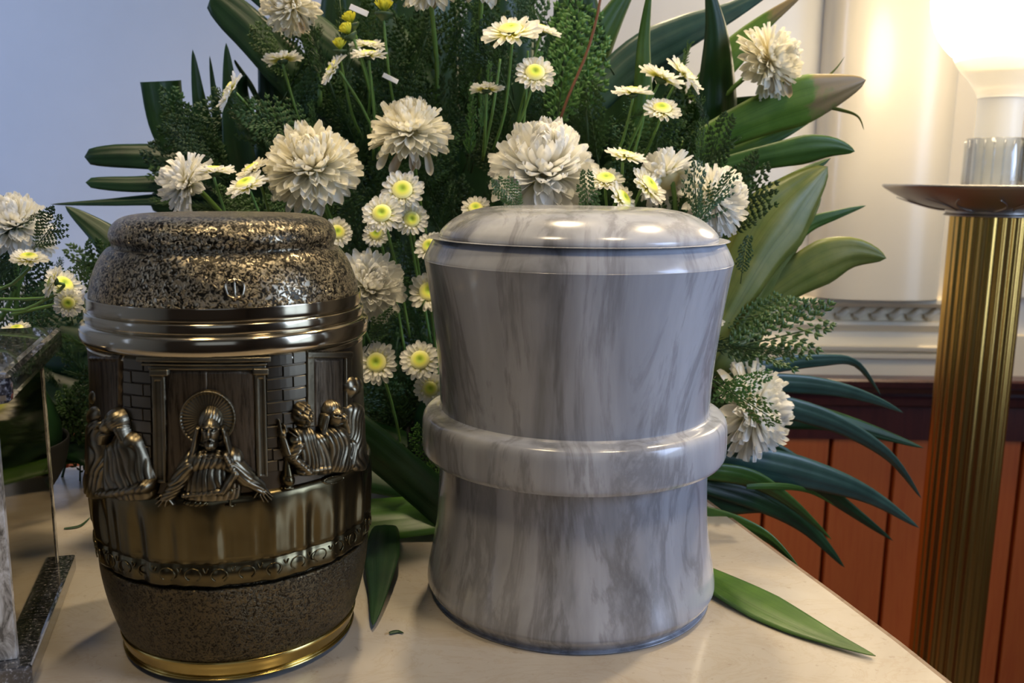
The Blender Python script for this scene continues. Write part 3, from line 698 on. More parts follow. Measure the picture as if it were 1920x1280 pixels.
lf = []
for i in range(12):
    t = i / 11; lf.append(Vector((.0, -(.056 + .052 * t), zd - .0292 + .014 * t ** 1.3)))
for i in range(16):
    me = tube_mesh('leaf_ornament', [Vector((p.x + .010 * math.sin(k / 11 * 3.1) * (1 if i % 2 else -1), p.y, p.z - .0004)) for k, p in enumerate(lf)], .0013, .0006, 6, 12)
    o = link('leaf_ornament', me, M_SILV, st); o.rotation_euler = (0, 0, 2 * math.pi * i / 16)
cx_, cy_ = sp.x, sp.y
gc = thing('glass_candle_holder', 'clear glass cup holding a white candle on the silver dish', 'candle holder', (cx_, cy_, zd - .0052))
link('cup', lathe_mesh('cup', [(0, 0), (.034, 0), (.0345, .002), (.0345, .062), (.0335, .063), (.0322, .062), (.0322, .008), (.03, .006), (0, .006)], 64), M_GLASS, gc)
rb = tube_mesh('rib', [(.0348, 0, .004), (.0348, 0, .060)], .0011, seg=6)
for i in range(20):
    o = link('rib', rb, M_GLASS, gc); o.rotation_euler = (0, 0, 2 * math.pi * i / 20 + .1)
link('candle', lathe_mesh('candle', smooth_prof([(0, .0062), (.026, .0062), (.026, .0062), (.026, .085), (.026, .108), (.0245, .1105), (0, .1105)], 3), 48), M_WAX, gc)
z2 = zd - .0052 + .1105
gl = thing('opal_lamp', 'lit lamp in a flared white holder above the candle, its round globe shaped after the glare', 'lamp', (cx_, cy_, z2))
link('flared_holder', lathe_mesh('holder', smooth_prof([(0, 0), (.0255, 0), (.0265, .002), (.030, .010), (.040, .024), (.051, .037), (.0575, .050), (.0585, .054), (.0585, .054), (.0565, .0545), (.050, .044), (.038, .030), (.0, .022)], 3), 64), M_OPAL, gl)
gr = .088
link('globe', lathe_mesh('globe', [(gr * math.sin(math.pi * i / 24), .117 - gr * math.cos(math.pi * i / 24)) for i in range(25)], 48), M_GLOW, gl)  # globe sized to stand in for the lamp's blown-out glow

# ------------------------------------------------------------------ plant builders
def blade_mesh(name, pts3, W, shape='tip', twist=0., pleat=.10, nl=22, nc=8, normal_hint=None, droop=0.):
    L = catmull(pts3, nl); v = []; uv = []; f = []
    th = .00035
    for side in (0, 1):
        for i, p in enumerate(L):
            t = i / (nl - 1); tan = (L[min(i + 1, nl - 1)] - L[max(i - 1, 0)]).normalized()
            vd = (CAM - p).normalized() if normal_hint is None else Vector(normal_hint)
            s = tan.cross(vd).normalized(); q = Quaternion(tan, twist + .25 * math.sin(t * 3 + twist)); s = q @ s; n = s.cross(tan).normalized()
            if shape == 'tip': wd = (1 - t) ** .85 * (.42 + .58 * min(t / .38, 1) ** .8) * 1.30
            elif shape == 'late': wd = (.34 + .66 * min(t / .6, 1)) * (max(1 - t, 0) / .36) ** .8 if t > .64 else (.34 + .66 * min(t / .6, 1))
            elif shape == 'blunt': wd = min(1, .55 + t) * (max(1 - t, 0) ** .30 if t > .8 else (.2 ** .30) + (1 - (.2 ** .3)) * (.8 - t) / .8)
            elif shape == 'cut': wd = .45 + .55 * min(t / .6, 1)
            else: wd = 1
            wd = min(wd, 1.0) * W * .5
            for j in range(nc + 1):
                u = j / nc * 2 - 1
                z = pleat * W * ((1 - abs(u)) * .9 + .18 * math.cos(u * math.pi * 5)) * min(1, wd / (W * .5) + .1)
                v.append(p + s * (u * wd) + n * (z - side * th)); uv.append(((u + 1) / 2, t))
    m_ = nc + 1; N = nl * m_
    for i in range(nl - 1):
        for j in range(nc):
            a = i * m_ + j; f.append((a, a + 1, a + m_ + 1, a + m_)); f.append((N + a, N + a + m_, N + a + m_ + 1, N + a + 1))
    for i in range(nl - 1):
        for j in (0, nc): a = i * m_ + j; f.append((a, a + m_, N + a + m_, N + a) if j == 0 else (a, N + a, N + a + m_, a + m_))
    return mesh(name, v, f, uv)
def palm(label, blades, stalk=None, group=None, name='palm_leaf'):
    """blades: (pixels, Y at base, Y at tip, width px, shape, material, twist)"""
    b0 = blades[0]; base = P(*b0[0][0], b0[1])
    t = thing(name, label, 'leaf', base, group)
    for b in blades:
        px, ya, yb, W, shp, m = b[:6]; tw = b[6] if len(b) > 6 else 0.
        n = len(px); pts3 = [P(x, y, ya + (yb - ya) * i / (n - 1)) - base for i, (x, y) in enumerate(px)]
        Ym = (ya + yb) / 2
        link('leaflet', blade_mesh_rel('leaflet', pts3, base, W * Ym / F, shp, tw), m, t)
    if stalk:
        link('stalk', tube_mesh('stalk', [P(x, y, Yk) - base for x, y, Yk in stalk], .0028, .0022), M_STEM, t)
    return t
def blade_mesh_rel(name, pts3, base, W, shape, tw):
    me = blade_mesh(name, [p + base for p in pts3], W, shape, tw)
    me.transform(Matrix.Translation(-base)); return me

palm('broad palm leaf pointing to the upper right with upright leaflets, behind the bright bloom', [
    ([(1190, 420), (1202, 300), (1206, 180), (1208, 70), (1222, -40)], .86, .80, 60, 'tip', M_LF, .4),
    ([(1330, 400), (1342, 260), (1345, 140), (1342, 50), (1325, -40)], .88, .82, 100, 'tip', M_LFD, .3),
    ([(1070, 230), (1180, 120), (1280, 62), (1370, 22), (1480, -40)], .90, .90, 84, 'tip', M_LFB, -.2),
    ([(1050, 260), (1100, 130), (1150, 30), (1200, -50)], .91, .91, 92, 'tip', M_LF, .3),
    ([(1300, 190), (1370, 105), (1430, 45), (1510, -15)], .91, .90, 62, 'tip', M_LFL, .1),
    ([(1200, 380), (1250, 240), (1260, 130), (1300, 30)], .92, .92, 110, 'tip', M_LFD, .2)])
palm('long light green palm leaf with a dry brown tip reaching right', [
    ([(1200, 345), (1330, 262), (1450, 208), (1550, 175), (1624, 150)], .84, .86, 96, 'late', M_LFL, .15),
    ([(1260, 330), (1380, 278), (1480, 238), (1570, 188)], .86, .88, 56, 'tip', M_LF, -.5),
    ([(1180, 300), (1260, 240), (1330, 205), (1440, 180)], .88, .88, 60, 'tip', M_LFD, .3)])
palm('single palm leaflet with a bluish bent tip below the brown tipped leaf', [
    ([(1240, 365), (1340, 318), (1460, 290), (1550, 276), (1603, 284)], .82, .85, 56, 'late', M_LF, .1)])
palm('wide olive palm leaf slanting up right beside the marble urn lid', [
    ([(1310, 680), (1370, 560), (1430, 450), (1490, 375), (1552, 312)], .80, .84, 140, 'late', M_LFO, .15),
    ([(1330, 560), (1390, 440), (1450, 365), (1558, 296)], .84, .86, 84, 'tip', M_LF, -.1),
    ([(1340, 700), (1400, 580), (1470, 470), (1540, 372)], .82, .85, 112, 'tip', M_LFO, .5),
    ([(1380, 600), (1450, 480), (1510, 425), (1570, 402), (1624, 385)], .86, .88, 44, 'tip', M_LF, .1)])
palm('palm leaflet with a curled dark tip above the white moulding', [
    ([(1330, 650), (1410, 580), (1500, 515), (1590, 476), (1662, 484)], .83, .86, 90, 'late', M_LFO, .15),
    ([(1330, 690), (1370, 660), (1410, 620), (1450, 580)], .82, .84, 110, 'tip', M_LFO, .1)])
palm('drooping palm leaf with a bluish window sheen in its colour, fanning over the dark wood rail', [
    ([(1350, 720), (1440, 688), (1540, 676), (1605, 682), (1652, 742)], .80, .90, 38, 'tip', M_LFB, .3),
    ([(1350, 725), (1450, 718), (1560, 728), (1640, 750), (1694, 774)], .80, .90, 46, 'tip', M_LFB, .2),
    ([(1360, 740), (1470, 762), (1580, 800), (1670, 858), (1728, 935)], .80, .90, 50, 'tip', M_LFB, .1),
    ([(1360, 770), (1470, 775), (1590, 795), (1733, 840)], .83, .92, 66, 'tip', M_LFD, -.3)])
palm('dark palm leaf with long pointed leaflets hanging past the table corner', [
    ([(1300, 850), (1420, 868), (1550, 900), (1640, 935), (1724, 990)], .78, .88, 78, 'tip', M_LFB, .1),
    ([(1340, 800), (1460, 860), (1560, 930), (1675, 1014)], .82, .88, 64, 'tip', M_LFD, .2),
    ([(1310, 900), (1420, 930), (1510, 985), (1584, 1064)], .80, .86, 64, 'tip', M_LFD, -.2),
    ([(1300, 880), (1400, 895), (1480, 940), (1560, 1012)], .77, .84, 46, 'tip', M_LF, .2),
    ([(1400, 912), (1470, 912), (1520, 922), (1566, 948)], .78, .86, 16, 'tip', M_LF, .2),
    ([(1290, 900), (1360, 925), (1430, 940), (1500, 965)], .80, .84, 100, 'tip', M_LFD, .0)])
palm('short green palm leaflet curving over the right table edge', [
    ([(1290, 955), (1370, 978), (1440, 1008), (1500, 1066)], .74, .74, 42, 'tip', M_LF, .2)])
# leaflet lying flat on the table
def table_leaf(label, px, W, m, shape='tip', lift=.0025, zs=None):
    zs = zs or [lift] * len(px); p3 = [Z(x, y, z) for (x, y), z in zip(px, zs)]; base = p3[0].copy()
    me = blade_mesh('leaflet', p3, W, shape, 0., .05, normal_hint=(0, 0, 1)); me.transform(Matrix.Translation(-base))
    t = thing('palm_leaf', label, 'leaf', base); link('leaflet', me, m, t); return t
table_leaf('flat green palm leaflet lying on the table right of the marble urn', [(1290, 1060), (1380, 1108), (1480, 1160), (1560, 1196), (1642, 1229)], .034, M_LF, zs=[.006, .006, .005, .004, .003])
table_leaf('dark pointed leaf tip lying between the two urns towards the viewer', [(722, 985), (716, 1040), (711, 1100), (699, 1172)], .030, M_LFD, 'tip', zs=[.014, .012, .008, .004])
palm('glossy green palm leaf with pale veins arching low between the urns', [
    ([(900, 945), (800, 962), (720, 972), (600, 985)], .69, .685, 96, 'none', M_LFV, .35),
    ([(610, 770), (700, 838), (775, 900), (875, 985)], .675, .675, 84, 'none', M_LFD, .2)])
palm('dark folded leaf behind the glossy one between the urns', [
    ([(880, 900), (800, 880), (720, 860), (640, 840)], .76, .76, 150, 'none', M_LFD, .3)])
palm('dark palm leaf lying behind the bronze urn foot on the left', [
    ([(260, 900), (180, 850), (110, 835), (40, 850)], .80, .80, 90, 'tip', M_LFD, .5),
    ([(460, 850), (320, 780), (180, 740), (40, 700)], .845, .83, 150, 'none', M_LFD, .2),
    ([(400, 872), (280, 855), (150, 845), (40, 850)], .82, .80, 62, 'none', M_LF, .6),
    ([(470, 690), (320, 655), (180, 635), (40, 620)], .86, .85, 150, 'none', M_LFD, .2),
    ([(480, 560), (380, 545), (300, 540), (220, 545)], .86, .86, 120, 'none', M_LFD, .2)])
palm('fan of three horizontal dark leaflets left of the bouquet', [
    ([(470, 380), (400, 330), (320, 298), (235, 292), (158, 294)], .88, .86, 70, 'blunt', M_LFD, .1),
    ([(470, 390), (400, 362), (320, 345), (240, 345), (160, 342)], .87, .85, 46, 'blunt', M_LFD, .1),
    ([(470, 400), (400, 380), (300, 374), (200, 379), (94, 383)], .87, .85, 34, 'tip', M_LFD, .2),
    ([(500, 420), (430, 390), (350, 380), (280, 378)], .90, .88, 80, 'blunt', M_LFD, .0)])
palm('dark triangular leaf pointing up left behind the bronze urn lid', [
    ([(300, 560), (245, 490), (195, 440), (122, 386)], .80, .80, 104, 'tip', M_LFD, .1),
    ([(280, 570), (220, 520), (180, 500), (135, 486)], .82, .82, 24, 'tip', M_LFD, .1)])
palm('upright dark leaf fan with one blunt cut leaflet at upper left', [
    ([(450, 420), (365, 320), (318, 240), (302, 152)], .89, .87, 72, 'cut', M_LFD, .3),
    ([(460, 420), (410, 320), (378, 210), (361, 92)], .88, .86, 58, 'tip', M_LFD, .1),
    ([(440, 380), (412, 260), (402, 180), (393, 104)], .90, .88, 24, 'tip', M_LFD, .1),
    ([(480, 400), (450, 290), (434, 190), (424, 80)], .87, .85, 66, 'tip', M_LFD, .1),
    ([(500, 420), (470, 280), (452, 180), (462, 140)], .91, .89, 60, 'tip', M_LFD, .1),
    ([(490, 200), (470, 160), (445, 122), (440, 112)], .90, .89, 12, 'tip', M_LFD, .1)])
palm('very broad dark leaf with a rounded end at the top left of the bouquet', [
    ([(640, 250), (560, 150), (480, 66), (396, -10)], .90, .87, 112, 'blunt', M_LFD, .1),
    ([(700, 150), (620, 80), (540, 20), (450, -45)], .89, .88, 84, 'blunt', M_LFD, .2),
    ([(560, 420), (540, 300), (520, 180), (490, 60)], .92, .91, 140, 'tip', M_LFD, .1),
    ([(780, 200), (720, 100), (680, 0), (640, -60)], .92, .91, 150, 'tip', M_LFD, .1)])
palm('broad dark leaf added to darken the back of the bouquet in its middle', [  # backing leaves added so the inside of the bouquet stays dark
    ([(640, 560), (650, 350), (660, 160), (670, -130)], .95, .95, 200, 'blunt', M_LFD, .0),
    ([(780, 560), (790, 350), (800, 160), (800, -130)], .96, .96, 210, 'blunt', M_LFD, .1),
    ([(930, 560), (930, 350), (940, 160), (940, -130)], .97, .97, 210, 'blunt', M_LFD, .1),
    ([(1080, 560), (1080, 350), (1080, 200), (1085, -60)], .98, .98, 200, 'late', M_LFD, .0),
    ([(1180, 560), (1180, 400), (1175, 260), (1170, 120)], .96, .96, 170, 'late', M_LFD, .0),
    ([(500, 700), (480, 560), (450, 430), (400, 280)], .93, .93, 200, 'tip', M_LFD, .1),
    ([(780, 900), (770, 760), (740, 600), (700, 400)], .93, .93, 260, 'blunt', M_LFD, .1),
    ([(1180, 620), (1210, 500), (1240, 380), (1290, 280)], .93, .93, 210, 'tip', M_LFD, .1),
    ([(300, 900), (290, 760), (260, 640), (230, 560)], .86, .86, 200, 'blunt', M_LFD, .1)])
palm('thin dry leaf strip curling off the right side of the bouquet', [
    ([(1540, 200), (1575, 206), (1608, 218), (1620, 244)], .86, .86, 8, 'tip', M_LFO, .2)])
palm('thin dry straight leaf sliver above the brown tipped leaf', [
    ([(1520, 170), (1545, 150), (1568, 128), (1584, 106)], .86, .86, 6, 'tip', M_LFO, .2)])

# --- conifer sprigs (unit length along +Z)
def spindle(v, f, a, b, r, nrm):
    d = b - a; s = d.cross(nrm)
    if s.length < 1e-9: return
    s.normalize(); n = s.cross(d).normalized(); mid = a + d * .55; k = len(v)
    v += [a, mid + s * r, mid + n * r * .5, mid - s * r, mid - n * r * .5, b]
    for i in range(4): f.append((k, k + 1 + i, k + 1 + (i + 1) % 4)); f.append((k + 5, k + 1 + (i + 1) % 4, k + 1 + i))
def thuja(seed, nb=10, wide=.40):
    rg = random.Random(seed); v = []; f = []
    cv = rg.uniform(-.10, .10); axis = lambda t: Vector((cv * t * t, .08 * t * t * rg.choice((1, 1)), t))
    for i in range(nb):
        t = .10 + .88 * i / nb; o = axis(t)
        for sg in (-1, 1):
            if sg == 1: o = axis(min(t + .03, 1))
            L = wide * (1 - t) ** .7 * (.55 + .45 * min(t / .25, 1)) * rg.uniform(.8, 1.15) + .05
            an = R_(rg.uniform(34, 46)); d = Vector((sg * math.sin(an), rg.uniform(-.22, .22), math.cos(an))); d.normalize()
            ns = max(3, int(L / .055)); pv = o
            for j in range(ns):
                s = (j + 1) / ns; p = o + d * L * s + Vector((0, 0, .10 * L * s * s)); spindle(v, f, pv, p, .016, Vector((0, 1, 0))); 
                if j < ns - 1:
                    for s2 in (-1, 1):
                        L2 = .095 * (1 - s * .55) * rg.uniform(.7, 1.2); a2 = an + s2 * R_(36)
                        d2 = Vector((sg * math.sin(a2), rg.uniform(-.3, .3), math.cos(a2))).normalized()
                        spindle(v, f, p, p + d2 * L2, .016, Vector((0, 1, 0)))
                pv = p
    return v, f
def feather(seed, n=34):
    rg = random.Random(seed); v = []; f = []
    for i in range(n):
        t = .08 + .92 * i / n; o = Vector((.05 * t * t, 0, t))
        for j in range(6):
            a = rg.uniform(0, 6.28); el = R_(rg.uniform(25, 55)); L = .17 * (1 - t * .55) * rg.uniform(.7, 1.15)
            d = Vector((math.sin(el) * math.cos(a), math.sin(el) * math.sin(a), math.cos(el)))
            mid = o + d * L * .55; end = mid + (d + Vector((0, 0, .6))).normalized() * L * .5
            spindle(v, f, o, mid, .006, Vector((0, 1, .1))); spindle(v, f, mid, end, .006, Vector((0, 1, .1)))
    return v, f
SPR = []
for i in range(5): SPR.append(mesh('foliage', *thuja(i, 10 + i % 2, (.42, .36, .5, .3, .44)[i])))
for i in range(3): SPR.append(mesh('foliage', *feather(20 + i)))
for me in SPR: me.materials.append(M_FR)
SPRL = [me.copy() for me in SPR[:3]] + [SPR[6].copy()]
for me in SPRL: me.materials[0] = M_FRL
for me in SPR + SPRL: me.polygons.foreach_set('use_smooth', [False] * len(me.polygons))
AX = tube_mesh('twig', [(0, 0, -.15), (0, 0, .4), (.02, .01, .97)], .013, .005, 5, 6); AX.materials.append(M_STEMD)
AXB = AX.copy(); AXB.materials[0] = M_TWIG
def sprig(base, tip, label, group=None, me=None, brown=False, roll=None, facing=True):
    base = Vector(base); tip = Vector(tip); d = tip - base; L = d.length; d.normalize()
    vd = (CAM - base).normalized(); y = vd - d * vd.dot(d)
    y.normalize(); x = y.cross(d)
    M = Matrix((x, y, d)).transposed().to_4x4()
    M = M @ Matrix.Rotation(roll if roll is not None else random.uniform(-.7, .7), 4, 'Z')
    M = Matrix.Translation(base) @ M @ Matrix.Scale(L, 4)
    t = thing('conifer_sprig', label, 'sprig', (0, 0, 0), group); t.matrix_world = M
    a = link('twig', AXB if brown else AX, None, t); b = link('foliage', me or random.choice(SPR), None, t, False); b['kind'] = 'stuff'
    return t
# explicit sprigs the photograph shows one by one
XS = [((1100, 230), (1085, -20), .80, 'bright green conifer sprig standing tallest, right of the red-brown twig', 1, 0), ((1040, 260), (1070, 20), .80, 'bright green conifer sprig left of the red-brown twig', 1, 1),
      ((900, 250), (925, 120), .78, 'bright green feathery shoot left of the front-facing daisy', 1, 3), ((880, 300), (890, 160), .79, 'green feathery shoot rising beside the upper cream bloom', 1, 3),
      ((1310, 460), (1300, 300), .70, 'small conifer sprig lying across the large bright bloom at right', 0, 0), ((1290, 440), (1375, 325), .69, 'thin conifer sprig reaching right over the large bright bloom', 0, 2),
      ((1110, 440), (1096, 318), .68, 'dark conifer tip at the right side of the central bloom', 0, 3), ((980, 400), (935, 330), .68, 'dark conifer tip at the left side of the central bloom', 0, 2),
      ((1320, 760), (1440, 690), .72, 'conifer sprig laid over the low right bloom, upper of two', 1, 1), ((1320, 700), (1455, 790), .72, 'conifer sprig laid over the low right bloom, lower of two', 1, 0),
      ((1330, 660), (1560, 612), .78, 'conifer sprig with branching tips pointing right above the dark rail', 0, 2), ((1330, 600), (1500, 585), .80, 'green conifer sprig above the low right bloom', 0, 0),
      ((690, 650), (735, 575), .68, 'small conifer sprig under the bloom beside the bronze rings', 0, 1), ((800, 900), (795, 790), .70, 'bright conifer sprig low beside the marble ring', 1, 0), ((780, 930), (830, 850), .71, 'low conifer sprig touching the marble urn body', 1, 1),
      ((1230, 240), (1300, 85), .80, 'feathery sprig behind the right daisies', 0, 5), ((1330, 240), (1300, 160), .80, 'curled sprig tip right of the daisies', 0, 6),
      ((620, 160), (560, -20), .82, 'green feathery sprig at the top left bloom', 0, 5), ((650, 180), (640, -10), .82, 'feathery sprig at the top behind the yellow buds', 0, 6),
      ((400, 330), (335, 235), .82, 'dark conifer sprig behind the upper left daisy', 0, 0), ((1390, 520), (1400, 440), .78, 'small conifer tip right of the marble urn rim', 0, 3), ((150, 900), (150, 760), .80, 'upright conifer sprig in the gap between the stone box and the bronze urn', 0, 0), ((120, 880), (165, 690), .81, 'leaning conifer sprig in the gap left of the bronze urn', 0, 1),
      ((60, 470), (118, 400), .62, 'thin conifer tip beside the far left bloom', 0, 2), ((100, 560), (160, 490), .66, 'feathery conifer sprig above the stone box corner', 0, 1)]
for b, t, Y, lab, br, k in XS:
    sprig(P(*b, Y + .01), P(*t, Y), lab, None, (SPRL if br else SPR)[min(k, len(SPRL) - 1) if br else k], False, random.uniform(-.3, .3) + (1.0 if 'across' in lab or 'over' in lab else 0))
# red-brown twig
t = thing('bare_twig', 'thin red-brown twig rising through the bright conifer to the top', 'twig', P(1050, 200, .79))
link('stem', tube_mesh('stem', [P(x, y, Yk) - t.location for x, y, Yk in ((1040, 260, .80), (1062, 190, .79), (1100, 100, .785), (1122, 20, .78), (1130, -40, .78))], .0014, .001, 6), M_TWIG, t)
# bulk of the bouquet greenery
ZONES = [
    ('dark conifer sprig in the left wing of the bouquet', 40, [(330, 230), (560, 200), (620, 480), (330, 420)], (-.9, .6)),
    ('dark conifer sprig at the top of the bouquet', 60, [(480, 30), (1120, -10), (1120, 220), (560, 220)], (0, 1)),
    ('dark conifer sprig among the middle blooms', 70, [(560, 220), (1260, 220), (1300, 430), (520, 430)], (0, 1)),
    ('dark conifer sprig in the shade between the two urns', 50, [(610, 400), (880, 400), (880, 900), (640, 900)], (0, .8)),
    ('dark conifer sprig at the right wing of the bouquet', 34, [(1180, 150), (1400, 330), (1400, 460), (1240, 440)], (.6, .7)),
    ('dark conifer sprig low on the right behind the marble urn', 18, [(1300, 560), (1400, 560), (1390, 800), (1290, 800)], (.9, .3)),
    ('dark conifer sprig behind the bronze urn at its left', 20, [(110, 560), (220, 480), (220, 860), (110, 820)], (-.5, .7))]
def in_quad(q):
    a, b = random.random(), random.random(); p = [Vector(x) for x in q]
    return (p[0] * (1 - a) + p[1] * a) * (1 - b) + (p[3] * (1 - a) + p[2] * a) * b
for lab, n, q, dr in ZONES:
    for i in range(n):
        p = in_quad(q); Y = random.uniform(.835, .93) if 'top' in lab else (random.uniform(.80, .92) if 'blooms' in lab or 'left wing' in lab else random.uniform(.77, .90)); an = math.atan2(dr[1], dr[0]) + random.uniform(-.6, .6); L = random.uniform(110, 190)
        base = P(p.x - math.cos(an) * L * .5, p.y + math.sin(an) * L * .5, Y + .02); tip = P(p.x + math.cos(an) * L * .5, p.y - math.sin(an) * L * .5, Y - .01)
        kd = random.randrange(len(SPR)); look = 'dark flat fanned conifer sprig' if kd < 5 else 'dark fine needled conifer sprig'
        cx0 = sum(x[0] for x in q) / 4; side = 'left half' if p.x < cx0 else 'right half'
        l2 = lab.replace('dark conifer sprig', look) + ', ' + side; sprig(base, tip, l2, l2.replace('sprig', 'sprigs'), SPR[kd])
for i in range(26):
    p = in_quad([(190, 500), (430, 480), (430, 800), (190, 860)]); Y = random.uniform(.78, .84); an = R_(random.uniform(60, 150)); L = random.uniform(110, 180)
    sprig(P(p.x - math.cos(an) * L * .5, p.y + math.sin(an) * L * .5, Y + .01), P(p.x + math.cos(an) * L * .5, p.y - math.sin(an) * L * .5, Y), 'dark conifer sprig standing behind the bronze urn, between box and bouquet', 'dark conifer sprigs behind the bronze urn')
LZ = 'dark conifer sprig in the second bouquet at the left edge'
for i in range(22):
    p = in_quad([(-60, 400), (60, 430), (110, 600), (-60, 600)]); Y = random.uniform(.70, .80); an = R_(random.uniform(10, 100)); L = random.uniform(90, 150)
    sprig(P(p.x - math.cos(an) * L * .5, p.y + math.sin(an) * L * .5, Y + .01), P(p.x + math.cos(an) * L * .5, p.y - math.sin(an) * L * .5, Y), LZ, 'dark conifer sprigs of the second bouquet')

# --- flowers
def petal_mesh(name, wr, curl, cupd, nl=7, nc=4, notch=.0):
    v = []; uv = []; f = []
    for i in range(nl + 1):
        t = math.sin(i / nl * math.pi / 2) * .999; wd = wr * .5 * (.28 + .72 * math.sin(min(t * 1.15, 1) * math.pi / 2)) * (1 if t < .72 else math.sqrt(max(1 - ((t - .72) / .283) ** 2, 0)))
        for j in range(nc + 1):
            u = j / nc * 2 - 1; v.append((t - notch * (abs(u) < .1) * (t > .95), u * wd, curl * t * t * (1 if curl < 0 else t) + cupd * wr * u * u)); uv.append(((u + 1) / 2, t))
    m_ = nc + 1
    for i in range(nl):
        for j in range(nc): a = i * m_ + j; f.append((a, a + m_, a + m_ + 1, a + 1))
    me = mesh(name, v, f, uv); return me
PM = {}
for key, m_ in (('w', M_PET), ('c', M_PETC), ('d', M_PETW), ('y', M_PETY), ('p', M_PETD)):
    PM[key] = dict(inn=[petal_mesh('petal', .27, .30, .35), petal_mesh('petal', .24, .40, .45), petal_mesh('petal', .30, .22, .3)],
                   mid=[petal_mesh('petal', .25, .16, .3), petal_mesh('petal', .22, .24, .4), petal_mesh('petal', .28, .08, .25)],
                   out=[petal_mesh('petal', .24, -.06, .25), petal_mesh('petal', .22, .06, .35), petal_mesh('petal', .26, -.16, .2)],
                   day=[petal_mesh('petal', .36, .05, .25), petal_mesh('petal', .32, -.06, .3), petal_mesh('petal', .39, .12, .25)])
    for g in PM[key].values():
        for me in g: me.materials.append(m_); me.polygons.foreach_set('use_smooth', [True] * len(me.polygons))
def disc_mesh():
    v = []; f = []; rad = []; nr, na = 9, 28
    for i in range(nr + 1):
        r = i / nr
        for j in range(na):
            a = 2 * math.pi * j / na; zz = .30 * math.sqrt(max(1 - r * r, 0)) - .16 * math.exp(-(r / .3) ** 2) + .05 * (((i + j) % 2) - .5) * (r > .1)
            v.append((r * math.cos(a), r * math.sin(a), zz)); rad.append(r)
    for i in range(nr):
        for j in range(na): f.append((i * na + j, (i + 1) * na + j, (i + 1) * na + (j + 1) % na, i * na + (j + 1) % na))
    me = mesh('disc', v, f); at = me.attributes.new('rad', 'FLOAT', 'POINT'); at.data.foreach_set('value', rad); me.materials.append(M_DISC)
    me.polygons.foreach_set('use_smooth', [True] * len(me.polygons)); return me
DISC = disc_mesh()
CAL = lathe_mesh('calyx', [(0, -.42), (.10, -.40), (.22, -.30), (.40, -.16), (.46, -.04), (.40, .0), (0, .02)], 20); CAL.materials.append(M_STEMD); CAL.polygons.foreach_set('use_smooth', [True] * len(CAL.polygons))
CORE = lathe_mesh('bloom_core', [(.55 * math.sin(math.pi * i / 10), -.05 + .45 * math.cos(math.pi * i / 10)) for i in range(11)], 20); CORE.materials.append(M_PETC)
def basis(n):
    n = Vector(n).normalized(); x = n.orthogonal().normalized(); y = n.cross(x); return Matrix((x, y, n)).transposed()
def put(par, me, name, d, nrm, root, L):
    d = d.normalized(); nrm = (nrm - d * nrm.dot(d)).normalized(); y = nrm.cross(d)
    o = bpy.data.objects.new(name, me); COL.objects.link(o); o.parent = par
    M = Matrix((d * L, y * L, nrm * L)).transposed().to_4x4(); M.translation = root; o.matrix_basis = M; return o
